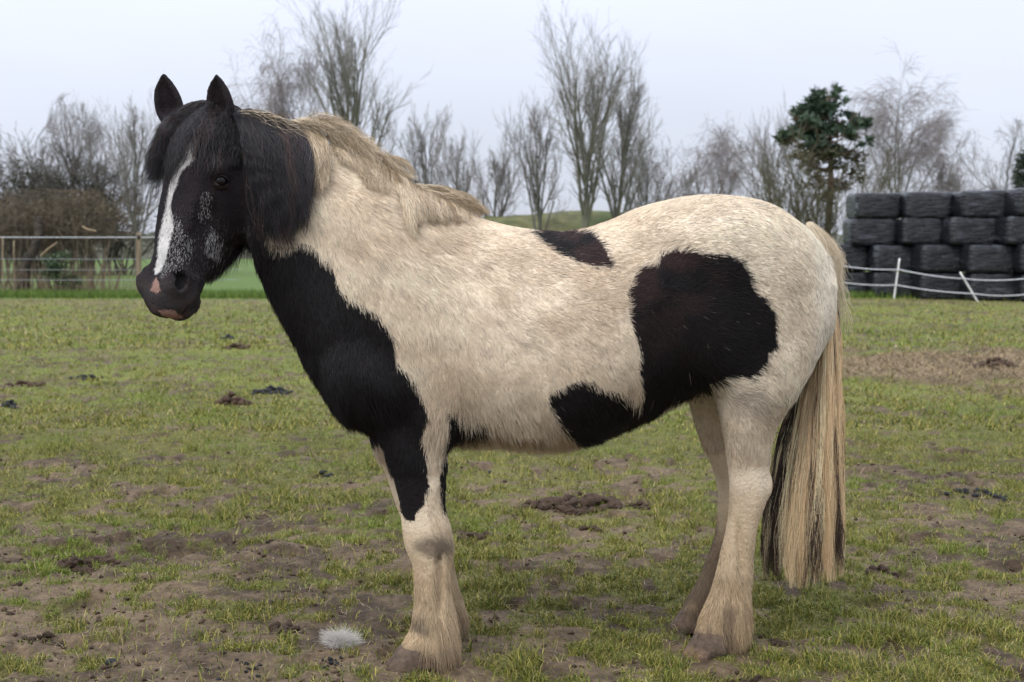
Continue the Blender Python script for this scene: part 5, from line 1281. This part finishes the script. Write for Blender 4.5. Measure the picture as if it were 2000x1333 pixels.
# the visible loose wrap, paler where it shines
M_loose, t, b = nodes_of('loose_grey_wrap'); b.inputs['Base Color'].default_value = (.13, .14, .16, 1); b.inputs['Roughness'].default_value = .3
flaps = []
def flap(bi, pts, lb=None):
    par = [o for o in COL.objects if o.name.startswith('wrapped_bale')][bi]
    p3 = np.array([P(u, v, par.location.y - .60 - q) for u, v, q in pts]); n = len(p3)
    V = np.concatenate([p3, p3 + np.array([0, .015, 0])]); F3_ = np.array([[0, i, i + 1] for i in range(1, n - 1)]); side_ = np.array([[i, (i + 1) % n, n + (i + 1) % n, n + i] for i in range(n)])
    o = link('loose_wrap', mesh_np('loose_wrap', V, [F3_, side_], False), M_loose); o.parent = par; bpy.context.view_layer.update(); o.matrix_parent_inverse = par.matrix_world.inverted()
#flap(8, [(1985, 490, .06), (1994, 492, .03), (1990, 520, .05), (1978, 545, .06), (1970, 545, .03), (1979, 515, .07)])
#flap(3, [(1974, 552, .05), (1990, 552, .03), (1988, 580, .05), (1965, 588, .03)])
#flap(12, [(1864, 446, .02), (1880, 455, .05), (1902, 482, .03), (1893, 484, .02), (1874, 463, .04)])
flap(14, [(1670, 395, .03), (1676, 398, .05), (1676, 410, .04), (1671, 406, .02)])

# ------------------------------------------------------------------ dung, clods, feathers of hair on the ground
M_dung = mat_attr('dung', rough=.8, spec=.3, noise=.4, nscale=70, bump=.004, bscale=130)
def lump_mesh(name, seed, col, rough_=.25, sub=2):
    bm = bmesh.new(); bmesh.ops.create_icosphere(bm, subdivisions=sub, radius=1.0); me = bpy.data.meshes.new(name); bm.to_mesh(me); bm.free()
    V = np.zeros(len(me.vertices) * 3); me.vertices.foreach_get('co', V); V = V.reshape(-1, 3)
    V = V * (1 + rough_ * 2 * (fbm(V + seed * 3.3, 1.4, 4, seed)[:, None] - .5) + rough_ * 1.1 * (fbm(V + seed, 4.2, 3, seed + 5)[:, None] - .5)); me.vertices.foreach_set('co', V.ravel().astype(np.float32)); me.update()
    me.polygons.foreach_set('use_smooth', [True] * len(me.polygons))
    at = me.color_attributes.new('tint', 'FLOAT_COLOR', 'POINT'); c4 = np.ones((len(V), 4), np.float32); c4[:, :3] = np.array(col) * (.6 + .8 * fbm(V + seed, 2, 3, seed + 1)[:, None]); at.data.foreach_set('color', c4.ravel())
    me.materials.append(M_dung); return me
LUMP = {'dark': [lump_mesh('dropping', k, (.030, .032, .034), .45, 3) for k in range(3)], 'brown': [lump_mesh('clod', 10 + k, (.080, .048, .029), .55, 3) for k in range(4)], 'earth': [lump_mesh('clod', 20 + k, (.080, .050, .031), .6, 3) for k in range(4)]}
PILES = [  # u, v, half width px, height px, kind, n, size px, label
 (444, 663, 14, 8, 'dark', 7, 5.5, 'small dark dung pile under the horse\'s throat, nearer the fence'),
 (462, 682, 26, 7, 'brown', 9, 8, 'flat brown dung heap just below the small dark pile'),
 (168, 740, 30, 5, 'dark', 14, 5.5, 'dark scattered droppings on the grass level with the chest, far left'),
 (48, 753, 38, 6, 'brown', 9, 9, 'brown crumbling dung by the left edge, upper one'),
 (20, 797, 22, 9, 'dark', 9, 7, 'dark dung pile touching the left edge'),
 (456, 790, 34, 20, 'brown', 16, 11, 'tall brown dung heap left of the horse\'s chest'),
 (530, 768, 42, 9, 'dark', 24, 6.5, 'wide grey-black pile of round droppings beside the horse\'s chest'),
 (165, 1098, 62, 12, 'brown', 17, 14, 'trodden brown and dark dung pats on bare mud, lower left'),
 (1135, 990, 82, 16, 'earth', 34, 14, 'large crumbly brown earth heap under the horse\'s belly'),
 (1030, 990, 26, 9, 'brown', 9, 12, 'smaller brown clump left of the large earth heap'),
 (1250, 993, 20, 7, 'earth', 6, 9, 'small clod group right of the large earth heap'),
 (1150, 1034, 26, 5, 'earth', 6, 8, 'low dark clods just in front of the large earth heap'),
 (1905, 968, 62, 6, 'dark', 15, 8, 'row of dark droppings on the grass right of the tail'),
 (925, 1050, 42, 6, 'earth', 8, 11, 'broken earth clods beside the front legs'),
 (1720, 1118, 34, 8, 'earth', 9, 11, 'dark turned clods right of the end of the tail'),
 (630, 930, 22, 5, 'dark', 7, 6, 'few dark droppings left of the near foreleg'),
 (955, 925, 7, 4, 'dark', 2, 7, 'pair of black pellets behind the forelegs'),
 (1940, 725, 60, 16, 'earth', 16, 11, 'dark heap in the patch of old hay on the right'),
 (1430, 1322, 60, 6, 'earth', 8, 12, 'loose clods in the mud in front of the hind hoof'),
 (560, 1228, 44, 8, 'earth', 8, 13, 'clods around a hoof print left of the white hair tuft'),
 (1520, 1262, 26, 4, 'earth', 5, 10, 'small clods behind the hind hoof'),
 (655, 1292, 34, 4, 'dark', 5, 6.5, 'black pellets on the mud below the white hair tuft'),
 (460, 1312, 60, 6, 'dark', 6, 7, 'scattered black pellets along the bottom of the picture'),
 (85, 1255, 50, 7, 'earth', 7, 11, 'clods on bare mud in the lower left corner'),
]
for k, (u, v, hw, hp, kd, n, sz, lb) in enumerate(PILES):
    Y = ground_y(v); c = P(u, v, Y); kx = Y / FPX; rgp = np.random.default_rng(700 + k)
    n = int(n * 2.6)
    root = empty('dung_pile' if kd != 'earth' else 'clod_heap', (c[0], c[1], 0)); tag(root, lb, 'dung pile' if kd != 'earth' else 'earth clods', 'dung piles in the paddock' if kd != 'earth' else 'heaps of earth clods')
    placed = []
    for j in range(n):
        a = rgp.random() * 6.283; rr = math.sqrt(rgp.random()); x, y_ = math.cos(a) * rr * hw * kx, math.sin(a) * rr * hw * kx * (1.0 if kd == 'dark' else .8)
        s = sz * kx * rgp.uniform(.28, .85); flat = rgp.uniform(.55, .85)
        z0 = float(ground_z(c[0] + x, c[1] + y_)); hz_ = z0 + s * flat * .35 + max(0, (1 - rr * 1.25)) * hp * kx * 1.4 * rgp.uniform(.5, 1)
        o = bpy.data.objects.new('dropping' if kd != 'earth' else 'clod', LUMP[kd][j % len(LUMP[kd])]); COL.objects.link(o); o.parent = root
        o.location = (x, y_, hz_); o.scale = (s, s * rgp.uniform(.7, 1), s * flat); o.rotation_euler = (rgp.normal(0, .3), rgp.normal(0, .3), rgp.random() * 6.28)
Y = ground_y(1289); c = P(217, 1289, Y); o = bpy.data.objects.new('pebble', lump_mesh('pebble', 33, (.045, .048, .052), .08)); COL.objects.link(o)
o.location = (c[0], c[1], float(ground_z(c[0], c[1])) + .008); o.scale = (.018, .015, .012); tag(o, 'smooth dark grey pebble lying alone on bare mud at the lower left', 'pebble')

# tuft of moulted white hair
Y = ground_y(1262); c = P(668, 1256, Y); n = 2600; z0 = float(ground_z(c[0], c[1]))
d = norm(rg.normal(size=(n, 3)) * np.array([1, .8, .55]) + np.array([0, 0, .25])); d[:, 2] = np.abs(d[:, 2]) * .8; L = .030 + .028 * rg.random((n, 1)) * (rg.random((n, 1)) < .8)
st_ = np.array([c[0], c[1], z0 + .012]) + rg.normal(size=(n, 3)) * np.array([.012, .010, .006]); cur = norm(rg.normal(size=(n, 3)))
pts = np.stack([st_ + d * L * s + cur * L * .35 * s * s for s in np.linspace(0, 1, 5)], 1); pts[..., 2] = np.maximum(pts[..., 2], z0 + .001)
m = 160; sp2 = np.stack([c[0] - .02 - .055 * rg.random(m), np.full(m, c[1]) + rg.normal(0, .01, m), z0 + .03 + .03 * rg.random(m)], -1); pts[:m, 4] = sp2; pts[:m, 3] = pts[:m, 0] * .4 + sp2 * .6; pts[:m, 2] = pts[:m, 0] * .7 + sp2 * .3; pts[:m, 1] = pts[:m, 0] * .9 + sp2 * .1
tf = link('hair_tuft', hair_np('hair_tuft', pts, np.full((n, 5), .00035) * np.array([1, 1, .9, .7, .3]), np.array([.66, .62, .57]) * (.7 + .4 * rg.random((n, 1)))), M_fur)
tag(tf, 'fluffy white tuft of moulted hair lying on the mud left of the front hoof', 'hair tuft')
